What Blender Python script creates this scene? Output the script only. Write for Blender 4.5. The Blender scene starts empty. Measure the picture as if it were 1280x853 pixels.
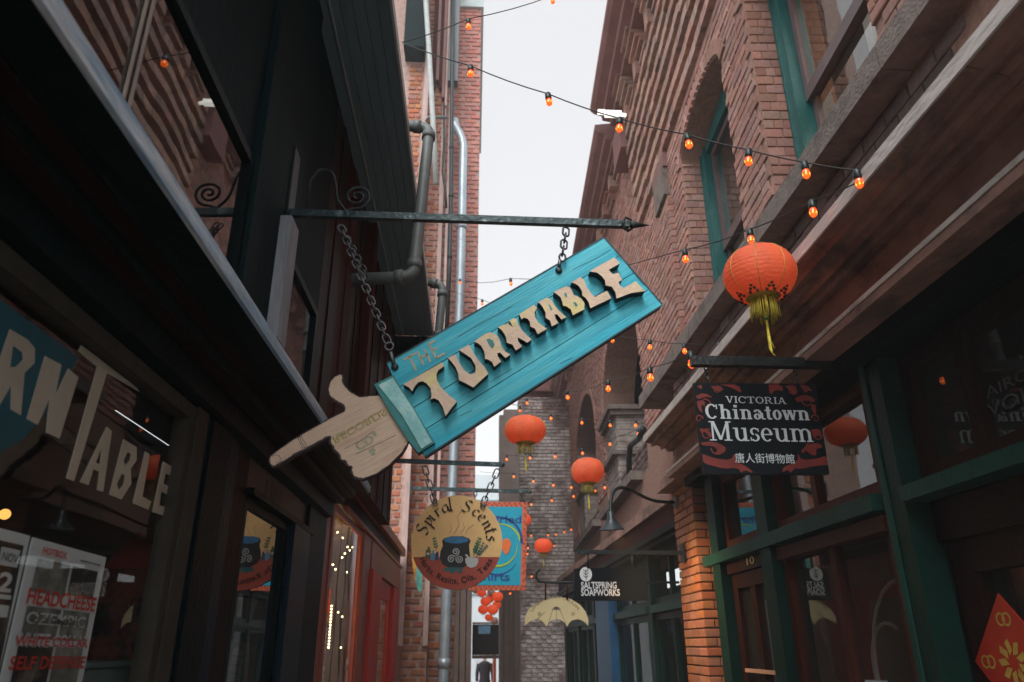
import bpy, math, random
from mathutils import Vector, Matrix
from mathutils.geometry import tessellate_polygon
rnd = random.Random(7)
sc = bpy.context.scene
COL = sc.collection
S = 1.3          # metres per design unit; the design frame has its origin at the eye
EZ = 1.75        # height of the eye above the paving
GZ = -EZ / S     # the paving, in design units
PI = math.pi

# ------------------------------------------------------------------ camera
FPX, CX, CY = 928.0, 640.0, 426.5
def _n(v): v = Vector(v); v.normalize(); return v
_Y = _n((590 - CX, -(807 - CY), FPX))
_Z = Vector((626 - CX, -(-1839 - CY), FPX)); _Z = _n(_Z - _Y * _Z.dot(_Y))
_X = _Z.cross(_Y) * -1
if _X.x < 0: _X = -_X
R = Matrix((_X, _Y, _Z))                       # camera (right, up, forward) -> world
cam = bpy.data.cameras.new('camera'); camo = bpy.data.objects.new('camera', cam); COL.objects.link(camo)
cam.sensor_width = 36; cam.lens = FPX / 1280 * 36; cam.clip_start = 0.02; cam.clip_end = 600
M = Matrix((R @ Vector((1, 0, 0)), R @ Vector((0, 1, 0)), -(R @ Vector((0, 0, 1))))).transposed()
camo.matrix_world = Matrix.Translation((0, 0, EZ)) @ M.to_4x4()
cam.dof.use_dof = True; cam.dof.focus_distance = 2.95 * S; cam.dof.aperture_fstop = 3.2
sc.camera = camo

# ------------------------------------------------------------------ world, sun, exposure
w = bpy.data.worlds.new('World'); sc.world = w; w.use_nodes = True
nt = w.node_tree; nt.nodes.clear()
out = nt.nodes.new('ShaderNodeOutputWorld')
sky = nt.nodes.new('ShaderNodeTexSky'); sky.sky_type = 'NISHITA'; sky.sun_disc = False
SUN_EL, SUN_AZ = math.radians(48), math.radians(197)      # behind the camera, a little to the left
sky.sun_elevation = SUN_EL; sky.sun_rotation = SUN_AZ
b1 = nt.nodes.new('ShaderNodeBackground'); b1.inputs[1].default_value = 0.05
b2 = nt.nodes.new('ShaderNodeBackground'); b2.inputs[0].default_value = (0.96, 0.965, .985, 1); b2.inputs[1].default_value = 0.41
hs = nt.nodes.new('ShaderNodeHueSaturation'); hs.inputs['Saturation'].default_value = 0.15
ad = nt.nodes.new('ShaderNodeAddShader')
nt.links.new(sky.outputs[0], hs.inputs['Color']); nt.links.new(hs.outputs[0], b1.inputs[0])
nt.links.new(b1.outputs[0], ad.inputs[0]); nt.links.new(b2.outputs[0], ad.inputs[1]); nt.links.new(ad.outputs[0], out.inputs[0])
sl = bpy.data.lights.new('sun', 'SUN'); sl.energy = 1.5; sl.angle = math.radians(35); sl.color = (1, .97, .93)
so = bpy.data.objects.new('sun', sl); COL.objects.link(so)
sd = Vector((math.sin(SUN_AZ) * math.cos(SUN_EL), math.cos(SUN_AZ) * math.cos(SUN_EL), math.sin(SUN_EL)))
so.rotation_euler = sd.to_track_quat('Z', 'Y').to_euler(); so.location = (0, -2, 9)
sc.view_settings.view_transform = 'Standard'; sc.view_settings.look = 'None'
sc.view_settings.exposure = 0.83; sc.view_settings.gamma = 1
try:
    sc.cycles.use_denoising = True; sc.cycles.max_bounces = 8; sc.cycles.transparent_max_bounces = 12
except Exception: pass

# ------------------------------------------------------------------ placing helpers
def ray(px, py): return R @ Vector((px - CX, -(py - CY), FPX))
def P(px, py, x=None, y=None, z=None, pl=None):
    d = ray(px, py)
    if x is not None: return d * (x / d.x)
    if y is not None: return d * (y / d.y)
    if z is not None: return d * (z / d.z)
    o, n = pl
    return d * (o.dot(n) / d.dot(n))
def proj(p):
    q = R.transposed() @ Vector(p)
    return (CX + q.x * FPX / q.z, CY - q.y * FPX / q.z, q.z)
K = 1.0          # depth scale of the section being built (left side buildings stand a little further off)
def W(p): return Vector((p[0] * S * K, p[1] * S * K, p[2] * S * K + EZ))
def section(k):
    global K, GZ
    K = k; GZ = -EZ / S / k
def crop(ox, oy, sc_, pts): return [(ox + a / sc_, oy + b / sc_) for a, b in pts]

# ------------------------------------------------------------------ materials
MATS = {}
def node(nt, t, **k):
    n = nt.nodes.new(t)
    for a, b in k.items(): setattr(n, a, b)
    return n
def mat(name, c, rough=.6, var=.18, scale=6.0, bump=.0, bscale=60., metal=0., spec=.5, stretch=(1, 1, 1), rot=(0, 0, 0),
        c2=None, c2amt=.5, c2scale=3., emit=None, es=0., coat=0., island=0., transl=0.):
    if name in MATS: return MATS[name]
    m = bpy.data.materials.new(name); m.use_nodes = True; nt = m.node_tree
    bs = nt.nodes['Principled BSDF']; L = nt.links.new
    tc = node(nt, 'ShaderNodeTexCoord'); mp = node(nt, 'ShaderNodeMapping')
    mp.inputs['Scale'].default_value = stretch
    if rot[1]: mp.vector_type = 'TEXTURE'; mp.inputs['Rotation'].default_value = (0, -rot[1], 0); mp.inputs['Scale'].default_value = tuple(1 / q for q in stretch)
    L(tc.outputs['Object'], mp.inputs[0])
    nz = node(nt, 'ShaderNodeTexNoise'); nz.inputs['Scale'].default_value = scale; nz.inputs['Detail'].default_value = 8
    nz.inputs['Roughness'].default_value = .65
    L(mp.outputs[0], nz.inputs['Vector'])
    base = node(nt, 'ShaderNodeRGB'); base.outputs[0].default_value = (*c, 1); col = base.outputs[0]
    if c2:
        n2 = node(nt, 'ShaderNodeTexNoise'); n2.inputs['Scale'].default_value = c2scale; n2.inputs['Detail'].default_value = 10
        n2.inputs['Roughness'].default_value = .7
        L(mp.outputs[0], n2.inputs['Vector'])
        mr = node(nt, 'ShaderNodeMapRange'); mr.inputs[1].default_value = .62 - c2amt * .25; mr.inputs[2].default_value = .62 - c2amt * .25 + .12
        L(n2.outputs[0], mr.inputs[0])
        mx = node(nt, 'ShaderNodeMix', data_type='RGBA'); L(mr.outputs[0], mx.inputs[0]); L(col, mx.inputs[6]); mx.inputs[7].default_value = (*c2, 1)
        col = mx.outputs[2]
    hv = node(nt, 'ShaderNodeHueSaturation')
    mr = node(nt, 'ShaderNodeMapRange'); mr.inputs[1].default_value = .3; mr.inputs[2].default_value = .7
    mr.inputs[3].default_value = 1 - var; mr.inputs[4].default_value = 1 + var
    L(nz.outputs[0], mr.inputs[0]); L(mr.outputs[0], hv.inputs['Value']); L(col, hv.inputs['Color']); col = hv.outputs[0]
    if island:
        ge = node(nt, 'ShaderNodeNewGeometry'); oi = node(nt, 'ShaderNodeObjectInfo')
        a = node(nt, 'ShaderNodeMath', operation='ADD'); L(ge.outputs['Random Per Island'], a.inputs[0]); L(oi.outputs['Random'], a.inputs[1])
        wn = node(nt, 'ShaderNodeTexWhiteNoise', noise_dimensions='1D'); L(a.outputs[0], wn.inputs['W'])
        m2 = node(nt, 'ShaderNodeMapRange'); m2.inputs[3].default_value = 1 - island; m2.inputs[4].default_value = 1 + island
        L(wn.outputs[0], m2.inputs[0])
        sp = node(nt, 'ShaderNodeSeparateColor'); L(wn.outputs['Color'], sp.inputs[0])
        m3 = node(nt, 'ShaderNodeMapRange'); m3.inputs[3].default_value = .5 - .035 * island * 2; m3.inputs[4].default_value = .5 + .02 * island * 2
        L(sp.outputs[1], m3.inputs[0])
        m4 = node(nt, 'ShaderNodeMapRange'); m4.inputs[3].default_value = 1 - island; m4.inputs[4].default_value = 1 + island * .4
        L(sp.outputs[2], m4.inputs[0])
        h2 = node(nt, 'ShaderNodeHueSaturation'); L(m2.outputs[0], h2.inputs['Value']); L(m3.outputs[0], h2.inputs['Hue']); L(m4.outputs[0], h2.inputs['Saturation'])
        L(col, h2.inputs['Color']); col = h2.outputs[0]
    L(col, bs.inputs['Base Color'])
    bs.inputs['Roughness'].default_value = rough; bs.inputs['Metallic'].default_value = metal
    bs.inputs['Specular IOR Level'].default_value = spec
    if coat: bs.inputs['Coat Weight'].default_value = coat
    if emit: bs.inputs['Emission Color'].default_value = (*emit, 1); bs.inputs['Emission Strength'].default_value = es
    if bump:
        bn = node(nt, 'ShaderNodeTexNoise'); bn.inputs['Scale'].default_value = bscale; bn.inputs['Detail'].default_value = 6
        L(mp.outputs[0], bn.inputs['Vector'])
        bp = node(nt, 'ShaderNodeBump'); bp.inputs['Strength'].default_value = bump; bp.inputs['Distance'].default_value = .01
        L(bn.outputs[0], bp.inputs['Height']); L(bp.outputs[0], bs.inputs['Normal'])
    if transl:
        tr = node(nt, 'ShaderNodeBsdfTranslucent'); L(col, tr.inputs[0]); ms = node(nt, 'ShaderNodeMixShader'); ms.inputs[0].default_value = transl
        L(bs.outputs[0], ms.inputs[1]); L(tr.outputs[0], ms.inputs[2]); L(ms.outputs[0], nt.nodes['Material Output'].inputs[0])
    MATS[name] = m
    return m
def glass(name, tint=(.9, .95, .95), ior=1.5, extra=.02, dirt=.03, gain=.9):
    m = bpy.data.materials.new(name); m.use_nodes = True; nt = m.node_tree; nt.nodes.clear(); L = nt.links.new
    o = node(nt, 'ShaderNodeOutputMaterial'); t = node(nt, 'ShaderNodeBsdfTransparent'); t.inputs[0].default_value = (*tint, 1)
    g = node(nt, 'ShaderNodeBsdfGlossy'); g.inputs['Roughness'].default_value = .015
    f0 = node(nt, 'ShaderNodeLayerWeight'); f0.inputs[0].default_value = .5
    f = node(nt, 'ShaderNodeMath', operation='POWER'); f.inputs[1].default_value = 4.; L(f0.outputs['Facing'], f.inputs[0])
    a = node(nt, 'ShaderNodeMath', operation='MULTIPLY_ADD'); a.inputs[1].default_value = gain; a.inputs[2].default_value = extra + .06
    a.use_clamp = True
    L(f.outputs[0], a.inputs[0])
    tc = node(nt, 'ShaderNodeTexCoord'); nz = node(nt, 'ShaderNodeTexNoise'); nz.inputs['Scale'].default_value = 1.2
    L(tc.outputs['Object'], nz.inputs['Vector'])
    bp = node(nt, 'ShaderNodeBump'); bp.inputs['Strength'].default_value = .12; bp.inputs['Distance'].default_value = .02
    L(nz.outputs[0], bp.inputs['Height']); L(bp.outputs[0], g.inputs['Normal'])
    mx = node(nt, 'ShaderNodeMixShader'); L(a.outputs[0], mx.inputs[0]); L(t.outputs[0], mx.inputs[1]); L(g.outputs[0], mx.inputs[2])
    d = node(nt, 'ShaderNodeBsdfDiffuse'); d.inputs[0].default_value = (.35, .35, .33, 1)
    mx2 = node(nt, 'ShaderNodeMixShader'); mx2.inputs[0].default_value = dirt; L(mx.outputs[0], mx2.inputs[1]); L(d.outputs[0], mx2.inputs[2])
    L(mx2.outputs[0], o.inputs[0])
    return m
def emis(name, c, s):
    m = bpy.data.materials.new(name); m.use_nodes = True; nt = m.node_tree; nt.nodes.clear()
    o = node(nt, 'ShaderNodeOutputMaterial'); e = node(nt, 'ShaderNodeEmission'); e.inputs[0].default_value = (*c, 1); e.inputs[1].default_value = s
    nt.links.new(e.outputs[0], o.inputs[0]); return m

m_brick = mat('brick_red_brown', (.43, .225, .175), .9, .22, 9, .7, 90, island=.2, c2=(.28, .22, .2), c2amt=.25, c2scale=5)
m_brick_lit = mat('brick_orange', (.5, .2, .1), .85, .25, 12, .8, 80, island=.25, c2=(.2, .09, .06), c2amt=.3, c2scale=8)
m_brick_pier = mat('brick_pier', (.46, .18, .075), .85, .2, 14, .8, 80, island=.18, c2=(.3, .13, .08), c2amt=.3, c2scale=10)
m_brick_pink = mat('brick_pale_red', (.56, .23, .185), .85, .2, 5, .6, 80, island=.13, c2=(.5, .33, .3), c2amt=.3, c2scale=6)
m_brick_white = mat('brick_whitewash', (.6, .54, .51), .9, .3, 5, .7, 80, island=.3, c2=(.2, .12, .1), c2amt=.62, c2scale=1.1)
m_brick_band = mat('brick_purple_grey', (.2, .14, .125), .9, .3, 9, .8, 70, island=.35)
m_mortar = mat('mortar', (.32, .19, .145), .95, .3, 20, .6, 120)
m_mortar_dark = mat('mortar_dark', (.09, .07, .065), .95, .3, 20, .6, 120)
m_mortar_w = mat('mortar_pale', (.3, .27, .26), .95, .3, 10, .6, 120)
m_corbel = mat('corbel_brick', (.43, .26, .2), .9, .25, 14, .6, 80, island=.2, c2=(.25, .17, .15), c2amt=.35, c2scale=4)
m_stone = mat('cut_stone', (.2, .165, .145), .9, .25, 14, .7, 60, c2=(.11, .09, .08), c2amt=.5, c2scale=4)
m_cream_stone = mat('cream_stone', (.36, .32, .29), .9, .2, 8, .5, 50, c2=(.22, .16, .14), c2amt=.5, c2scale=3)
m_cornice = mat('cornice_red_paint', (.26, .13, .12), .8, .2, 5, .3, 40)
m_fascia = mat('fascia_brown', (.34, .19, .15), .8, .35, 5, .6, 40, stretch=(1, .55, 1), c2=(.16, .11, .09), c2amt=.55, c2scale=4)
m_white_edge = mat('weathered_white_paint', (.62, .56, .53), .7, .25, 12, .5, 60, stretch=(1, .3, 1), c2=(.35, .28, .25), c2amt=.3, c2scale=10)
m_blue_edge = mat('weathered_blue_paint', (.34, .54, .74), .45, .3, 20, .6, 60, stretch=(1, .12, 1), c2=(.8, .88, .95), c2amt=.5, c2scale=9)
m_teal = mat('teal_window_paint', (.012, .11, .105), .35, .15, 6, .2, 40)
m_green = mat('dark_green_paint', (.005, .026, .02), .35, .2, 6, .25, 50, spec=.06)
m_greenl = mat('green_rail_paint', (.012, .05, .04), .35, .2, 6, .25, 50, spec=.06)
m_maroon = mat('maroon_paint', (.022, .008, .006), .4, .2, 8, .3, 50, spec=.06)
m_red = mat('red_door_paint', (.62, .028, .018), .4, .15, 5, .2, 40)
m_redbrown = mat('red_brown_paint', (.06, .017, .011), .4, .2, 6, .3, 50, spec=.06)
m_navy = mat('navy_paint', (.004, .018, .034), .3, .2, 5, .25, 40, spec=.06)
m_blackgreen = mat('black_green_paint', (.003, .009, .01), .4, .3, 4, .3, 30, spec=.06)
m_blackred = mat('black_red_paint', (.018, .007, .006), .45, .3, 4, .3, 30, spec=.06)
m_soffit = mat('slate_soffit_boards', (.13, .22, .265), .6, .2, 2.5, .3, 30, stretch=(3, .3, 1))
m_darkwall = mat('dark_teal_boards', (.004, .015, .018), .6, .3, 3, .3, 30, stretch=(1, 1, .3), spec=.06)
m_darkred = mat('dark_red_boards', (.055, .016, .013), .6, .3, 3, .3, 30, spec=.06)
m_taupe = mat('taupe_frame_paint', (.06, .055, .045), .5, .2, 6, .3, 40, spec=.06)
m_greypost = mat('grey_weathered_post', (.3, .32, .36), .6, .35, 14, .5, 50, stretch=(1, 1, .15))
m_iron = mat('black_iron', (.02, .028, .03), .4, .3, 14, .5, 60, metal=.3)
m_bar = mat('dark_green_iron_bar', (.03, .055, .06), .32, .3, 14, .4, 60, metal=.3, c2=(.12, .16, .17), c2amt=.25, c2scale=14)
m_chain = mat('galvanised_chain', (.16, .17, .18), .4, .35, 30, .3, 80, metal=.7)
m_chain_d = mat('dark_chain', (.07, .08, .085), .4, .35, 30, .3, 80, metal=.6)
m_spout = mat('galvanised_downspout', (.42, .5, .55), .35, .15, 6, .1, 30, metal=.4)
m_greypipe = mat('grey_drain_pipe', (.13, .15, .15), .5, .15, 8, .2, 40)
m_pale_trim = mat('pale_pink_trim', (.5, .37, .34), .7, .25, 8, .4, 40, stretch=(1, 1, .3))
m_gutter = mat('pale_gutter', (.42, .46, .46), .5, .15, 8, .2, 40)
m_wire = mat('black_cable', (.008, .01, .012), .5, .1, 5)
m_socket = mat('dark_green_socket', (.008, .022, .022), .4, .1, 5)
m_glass = glass('window_glass')
m_glass_up = glass('upper_window_glass', extra=.12)
m_glass_l = glass('shop_window_glass', extra=-.02, dirt=.006, gain=.6)
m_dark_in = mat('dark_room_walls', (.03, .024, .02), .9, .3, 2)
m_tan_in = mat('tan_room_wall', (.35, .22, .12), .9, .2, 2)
m_white = mat('white_lettering', (.75, .78, .8), .5, .06, 8)
m_offwhite = mat('aged_white_lettering', (.55, .6, .62), .5, .08, 8)
m_black = mat('black_paint', (.006, .007, .009), .45, .1, 8)
m_signblack = mat('sign_board_black', (.003, .006, .009), .5, .1, 8, spec=.2)
m_ornred = mat('ornament_red', (.17, .02, .015), .5, .35, 7)
ROTS = (0, math.radians(33.2), 0)
m_tboard = mat('turquoise_worn_wood', (.012, .46, .62), .5, .2, 7, .3, 40, stretch=(.25, 1, 4), rot=ROTS, c2=(.08, .6, .72), c2amt=.7, c2scale=2.2)
m_tedge = mat('sign_edge_dark_teal', (.02, .07, .09), .6, .2, 10, .3, 40)
m_cuff = mat('pale_turquoise_cuff', (.3, .68, .68), .55, .15, 8, .4, 40, c2=(.55, .85, .82), c2amt=.6, c2scale=5)
m_cuffe = mat('cuff_dark_teal', (.05, .28, .28), .6, .2, 8, .3, 40)  # darker teal of the cuff border and letter counters
m_hand = mat('painted_wood_skin', (.8, .6, .44), .6, .1, 6, .5, 40, stretch=(.4, 1, 2.5), rot=ROTS, c2=(.58, .36, .26), c2amt=.3, c2scale=3)
m_handedge = mat('burnt_brown_edge', (.05, .03, .035), .7, .3, 12)
m_lrim = mat('letter_rim', (.5, .56, .48), .6, .2, 12, .4, 50)
m_lface = mat('letter_face', (.8, .6, .45), .6, .12, 10, .4, 50, c2=(.8, .68, .3), c2amt=.45, c2scale=6)
m_lside = mat('letter_side_black', (.01, .014, .016), .7, .2, 10)
m_the = mat('orange_hand_lettering', (.6, .47, .28), .6, .15, 10)
m_gilt = mat('gilt_thin_lettering', (.7, .62, .15), .5, .15, 20)
m_giltg = mat('grey_green_thin_lettering', (.5, .6, .42), .5, .15, 20)

# ------------------------------------------------------------------ mesh builder (design units)
class MB:
    def __init__(s): s.v = []; s.f = []; s.m = []; s.sm = []
    def add(s, vs, fs, mi=0, smooth=False):
        o = len(s.v); s.v += [Vector(v) for v in vs]
        for f in fs: s.f.append([o + i for i in f]); s.m.append(mi); s.sm.append(smooth)
    def obox(s, o, U, V, N, u, v, n, mi=0):
        pts = [o + U * a + V * b + N * c for c in n for b in v for a in u]
        flip = U.cross(V).dot(N) < 0
        fs = [(0, 2, 3, 1), (4, 5, 7, 6), (0, 1, 5, 4), (2, 6, 7, 3), (0, 4, 6, 2), (1, 3, 7, 5)]
        if flip: fs = [f[::-1] for f in fs]
        s.add(pts, fs, mi)
    def box(s, x, y, z, mi=0): s.obox(Vector(), Vector((1, 0, 0)), Vector((0, 1, 0)), Vector((0, 0, 1)), x, y, z, mi)
    def prism(s, front, vec, holes=(), mf=0, ms=None, back=True):
        ms = mf if ms is None else ms
        loops = [[Vector(p) for p in front]] + [[Vector(p) for p in h] for h in holes]
        vec = Vector(vec)
        tri = tessellate_polygon(loops); pts = [p for l in loops for p in l]; n = len(pts)
        nf = -vec
        out = []
        for t in tri:
            a, b, c = (pts[i] for i in t)
            out.append(t if (b - a).cross(c - a).dot(nf) > 0 else (t[0], t[2], t[1]))
        s.add(pts, out, mf)
        if vec.length < 1e-9: return
        if back: s.add([p + vec for p in pts], [t[::-1] for t in out], ms)
        for li, l in enumerate(loops):
            k = len(l)
            ar = Vector()
            for i in range(k): ar += l[i].cross(l[(i + 1) % k])
            ccw = (ar.dot(nf) > 0) != (li > 0)
            for i in range(k):
                a, b = l[i], l[(i + 1) % k]
                q = [a, b, b + vec, a + vec]
                s.add(q, [(3, 2, 1, 0) if ccw else (0, 1, 2, 3)], ms)
    def tube(s, path, r, n=8, closed=False, mi=0, caps=True):
        path = [Vector(p) for p in path]; k = len(path); rs = r if isinstance(r, (list, tuple)) else [r] * k
        t0 = (path[1] - path[0]).normalized(); up = Vector((0, 0, 1)) if abs(t0.z) < .9 else Vector((1, 0, 0))
        nn = (up - t0 * up.dot(t0)).normalized(); vs = []
        for i, p in enumerate(path):
            if closed: t = path[(i + 1) % k] - path[i - 1]
            else: t = path[min(i + 1, k - 1)] - path[max(i - 1, 0)]
            t.normalize(); nn = (nn - t * nn.dot(t)); nn.normalize(); bb = t.cross(nn)
            for j in range(n):
                a = 2 * PI * j / n; vs.append(p + (nn * math.cos(a) + bb * math.sin(a)) * rs[i])
        fs = []
        for i in range(k if closed else k - 1):
            for j in range(n):
                a, b = i * n + j, i * n + (j + 1) % n; c, d = ((i + 1) % k) * n + (j + 1) % n, ((i + 1) % k) * n + j
                fs.append((a, b, c, d))
        if not closed and caps: fs += [tuple(range(n))[::-1], tuple(range((k - 1) * n, k * n))]
        s.add(vs, fs, mi, True)
    def lathe(s, c, prof, n=24, mi=0, axis=Vector((0, 0, 1)), smooth=True):
        c = Vector(c); a0 = axis.normalized(); e = Vector((1, 0, 0)) if abs(a0.x) < .9 else Vector((0, 1, 0))
        e = (e - a0 * e.dot(a0)).normalized(); g = a0.cross(e); vs = []; fs = []
        for r, h in prof:
            for j in range(n):
                a = 2 * PI * j / n; vs.append(c + a0 * h + (e * math.cos(a) + g * math.sin(a)) * r)
        for i in range(len(prof) - 1):
            for j in range(n): fs.append((i * n + j, i * n + (j + 1) % n, (i + 1) * n + (j + 1) % n, (i + 1) * n + j))
        s.add(vs, fs, mi, smooth)
    def sphere(s, c, r, n=12, mi=0, sc_=(1, 1, 1)):
        vs = []; fs = []; h = n // 2 + 1
        for i in range(h + 1):
            t = PI * i / h
            for j in range(n):
                a = 2 * PI * j / n; vs.append(Vector(c) + Vector((math.sin(t) * math.cos(a) * sc_[0], math.sin(t) * math.sin(a) * sc_[1], math.cos(t) * sc_[2])) * r)
        for i in range(h):
            for j in range(n): fs.append(((i + 1) * n + j, (i + 1) * n + (j + 1) % n, i * n + (j + 1) % n, i * n + j))
        s.add(vs, fs, mi, True)
    def build(s, name, mats, parent=None, label=None, kind=None):
        if not s.v: return None
        o0 = origin(parent) if parent else Vector()
        me = bpy.data.meshes.new(name)
        me.from_pydata([tuple(W(v) - o0) for v in s.v], [], s.f); me.validate(clean_customdata=False)
        for m in (mats if isinstance(mats, (list, tuple)) else [mats]): me.materials.append(m)
        if len(me.polygons) == len(s.m):
            me.polygons.foreach_set('material_index', s.m); me.polygons.foreach_set('use_smooth', s.sm)
        me.update()
        return link(bpy.data.objects.new(name, me), parent, label, kind)
def link(o, parent=None, label=None, kind=None):
    COL.objects.link(o)
    if parent: o.parent = parent
    if label: o['label'] = label
    if kind: o['kind'] = kind
    return o
def origin(o):
    v = Vector()
    while o: v += o.location; o = o.parent
    return v
def thing(name, label, cat, loc=(0, 0, 0), group=None):
    o = bpy.data.objects.new(name, None); o.empty_display_size = .05; COL.objects.link(o); o.location = W(loc)
    o['label'] = label; o['category'] = cat
    if group: o['group'] = group
    return o
def tag(o, label, cat, group=None):
    o['label'] = label; o['category'] = cat
    if group: o['group'] = group
    return o
def copy_tree(o, parent=None):
    c = o.copy(); COL.objects.link(c); c.parent = parent
    for ch in list(o.children): copy_tree(ch, c)
    return c
def boxpart(name, m, parent, x, y, z, label=None, kind=None):
    b = MB(); b.box(x, y, z); return b.build(name, m, parent, label, kind)

# ------------------------------------------------------------------ text
_tc = {}
def glyphs(body, offset=0.0, space=1.0):
    k = (body, offset, space)
    if k not in _tc:
        c = bpy.data.curves.new('lettering', 'FONT'); c.body = body; c.offset = offset; c.resolution_u = 3; c.space_character = space
        o = bpy.data.objects.new('lettering', c); COL.objects.link(o); bpy.context.view_layer.update()
        me = bpy.data.meshes.new_from_object(o)
        vs = [v.co.copy() for v in me.vertices]; fs = [tuple(p.vertices) for p in me.polygons]
        bpy.data.objects.remove(o); bpy.data.curves.remove(c); bpy.data.meshes.remove(me); _tc[k] = (vs, fs)
    return _tc[k]
def text(mb, body, A, B, up, h, mi=0, offset=0., depth=None, shear=0., cap=.73):
    """letters from A to B (baseline), cap height h, standing along up"""
    vs, fs = glyphs(body, offset)
    x0 = min(v.x for v in vs); x1 = max(v.x for v in vs)
    U = (B - A); L = U.length; U = U.normalized(); up = (up - U * up.dot(U)).normalized()
    mb.add([A + U * ((v.x - x0) / (x1 - x0) * L + shear * v.y / cap * h) + up * (v.y / cap * h) for v in vs], fs, mi)
def arc_text(mb, body, C, U, V, r, a0, a1, h, mi=0, wd=None, inward=False, offset=0.):
    """each letter on a circle; angles in degrees from U towards V"""
    adv = []
    for ch in body:
        if ch == ' ': adv.append(.35); continue
        vs, fs = glyphs(ch, offset); adv.append(max(v.x for v in vs) + .06)
    tot = sum(adv); pos = 0
    for ch, ad_ in zip(body, adv):
        mid = (pos + ad_ / 2) / tot; pos += ad_
        if ch == ' ': continue
        a = math.radians(a0 + (a1 - a0) * mid); e = U * math.cos(a) + V * math.sin(a)
        t = V * math.cos(a) - U * math.sin(a)
        if inward: tx, ty = t, -e
        else: tx, ty = -t, e
        sx = abs(math.radians(a1 - a0)) * r / tot
        vs, fs = glyphs(ch, offset); w_ = ad_ / 2
        mb.add([C + e * r + tx * ((v.x - w_) * sx) + ty * (v.y / .73 * h) for v in vs], fs, mi)

# pen-nib and slab-serif lettering made of simple shapes (units: cap height 1)
def nib(mb, fr, pts, wn, ang=40, mi=0):
    O, U, V = fr; d = Vector((math.cos(math.radians(ang)), math.sin(math.radians(ang)))) * wn / 2
    for (a, b) in zip(pts[:-1], pts[1:]):
        q = [(a[0] - d.x, a[1] - d.y), (a[0] + d.x, a[1] + d.y), (b[0] + d.x, b[1] + d.y), (b[0] - d.x, b[1] - d.y)]
        mb.add([O + U * x + V * y for x, y in q], [(0, 1, 2, 3)], mi)
def stroke(mb, pts, w_, nrm, mi=0, taper=False):
    """flat ribbon along 3D points"""
    pts = [Vector(p) for p in pts]; L = []; k = len(pts)
    for i, p in enumerate(pts):
        t = (pts[min(i + 1, k - 1)] - pts[max(i - 1, 0)]).normalized(); s_ = t.cross(nrm).normalized()
        ww = w_ * (1 if not taper else (1 - .85 * i / (k - 1))) / 2
        L += [p - s_ * ww, p + s_ * ww]
    mb.add(L, [(2 * i, 2 * i + 1, 2 * i + 3, 2 * i + 2) for i in range(k - 1)], mi)
def arcp(cx, cy, rx, ry, a0, a1, n=14):
    return [(cx + rx * math.cos(math.radians(a0 + (a1 - a0) * i / n)), cy + ry * math.sin(math.radians(a0 + (a1 - a0) * i / n))) for i in range(n + 1)]
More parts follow.
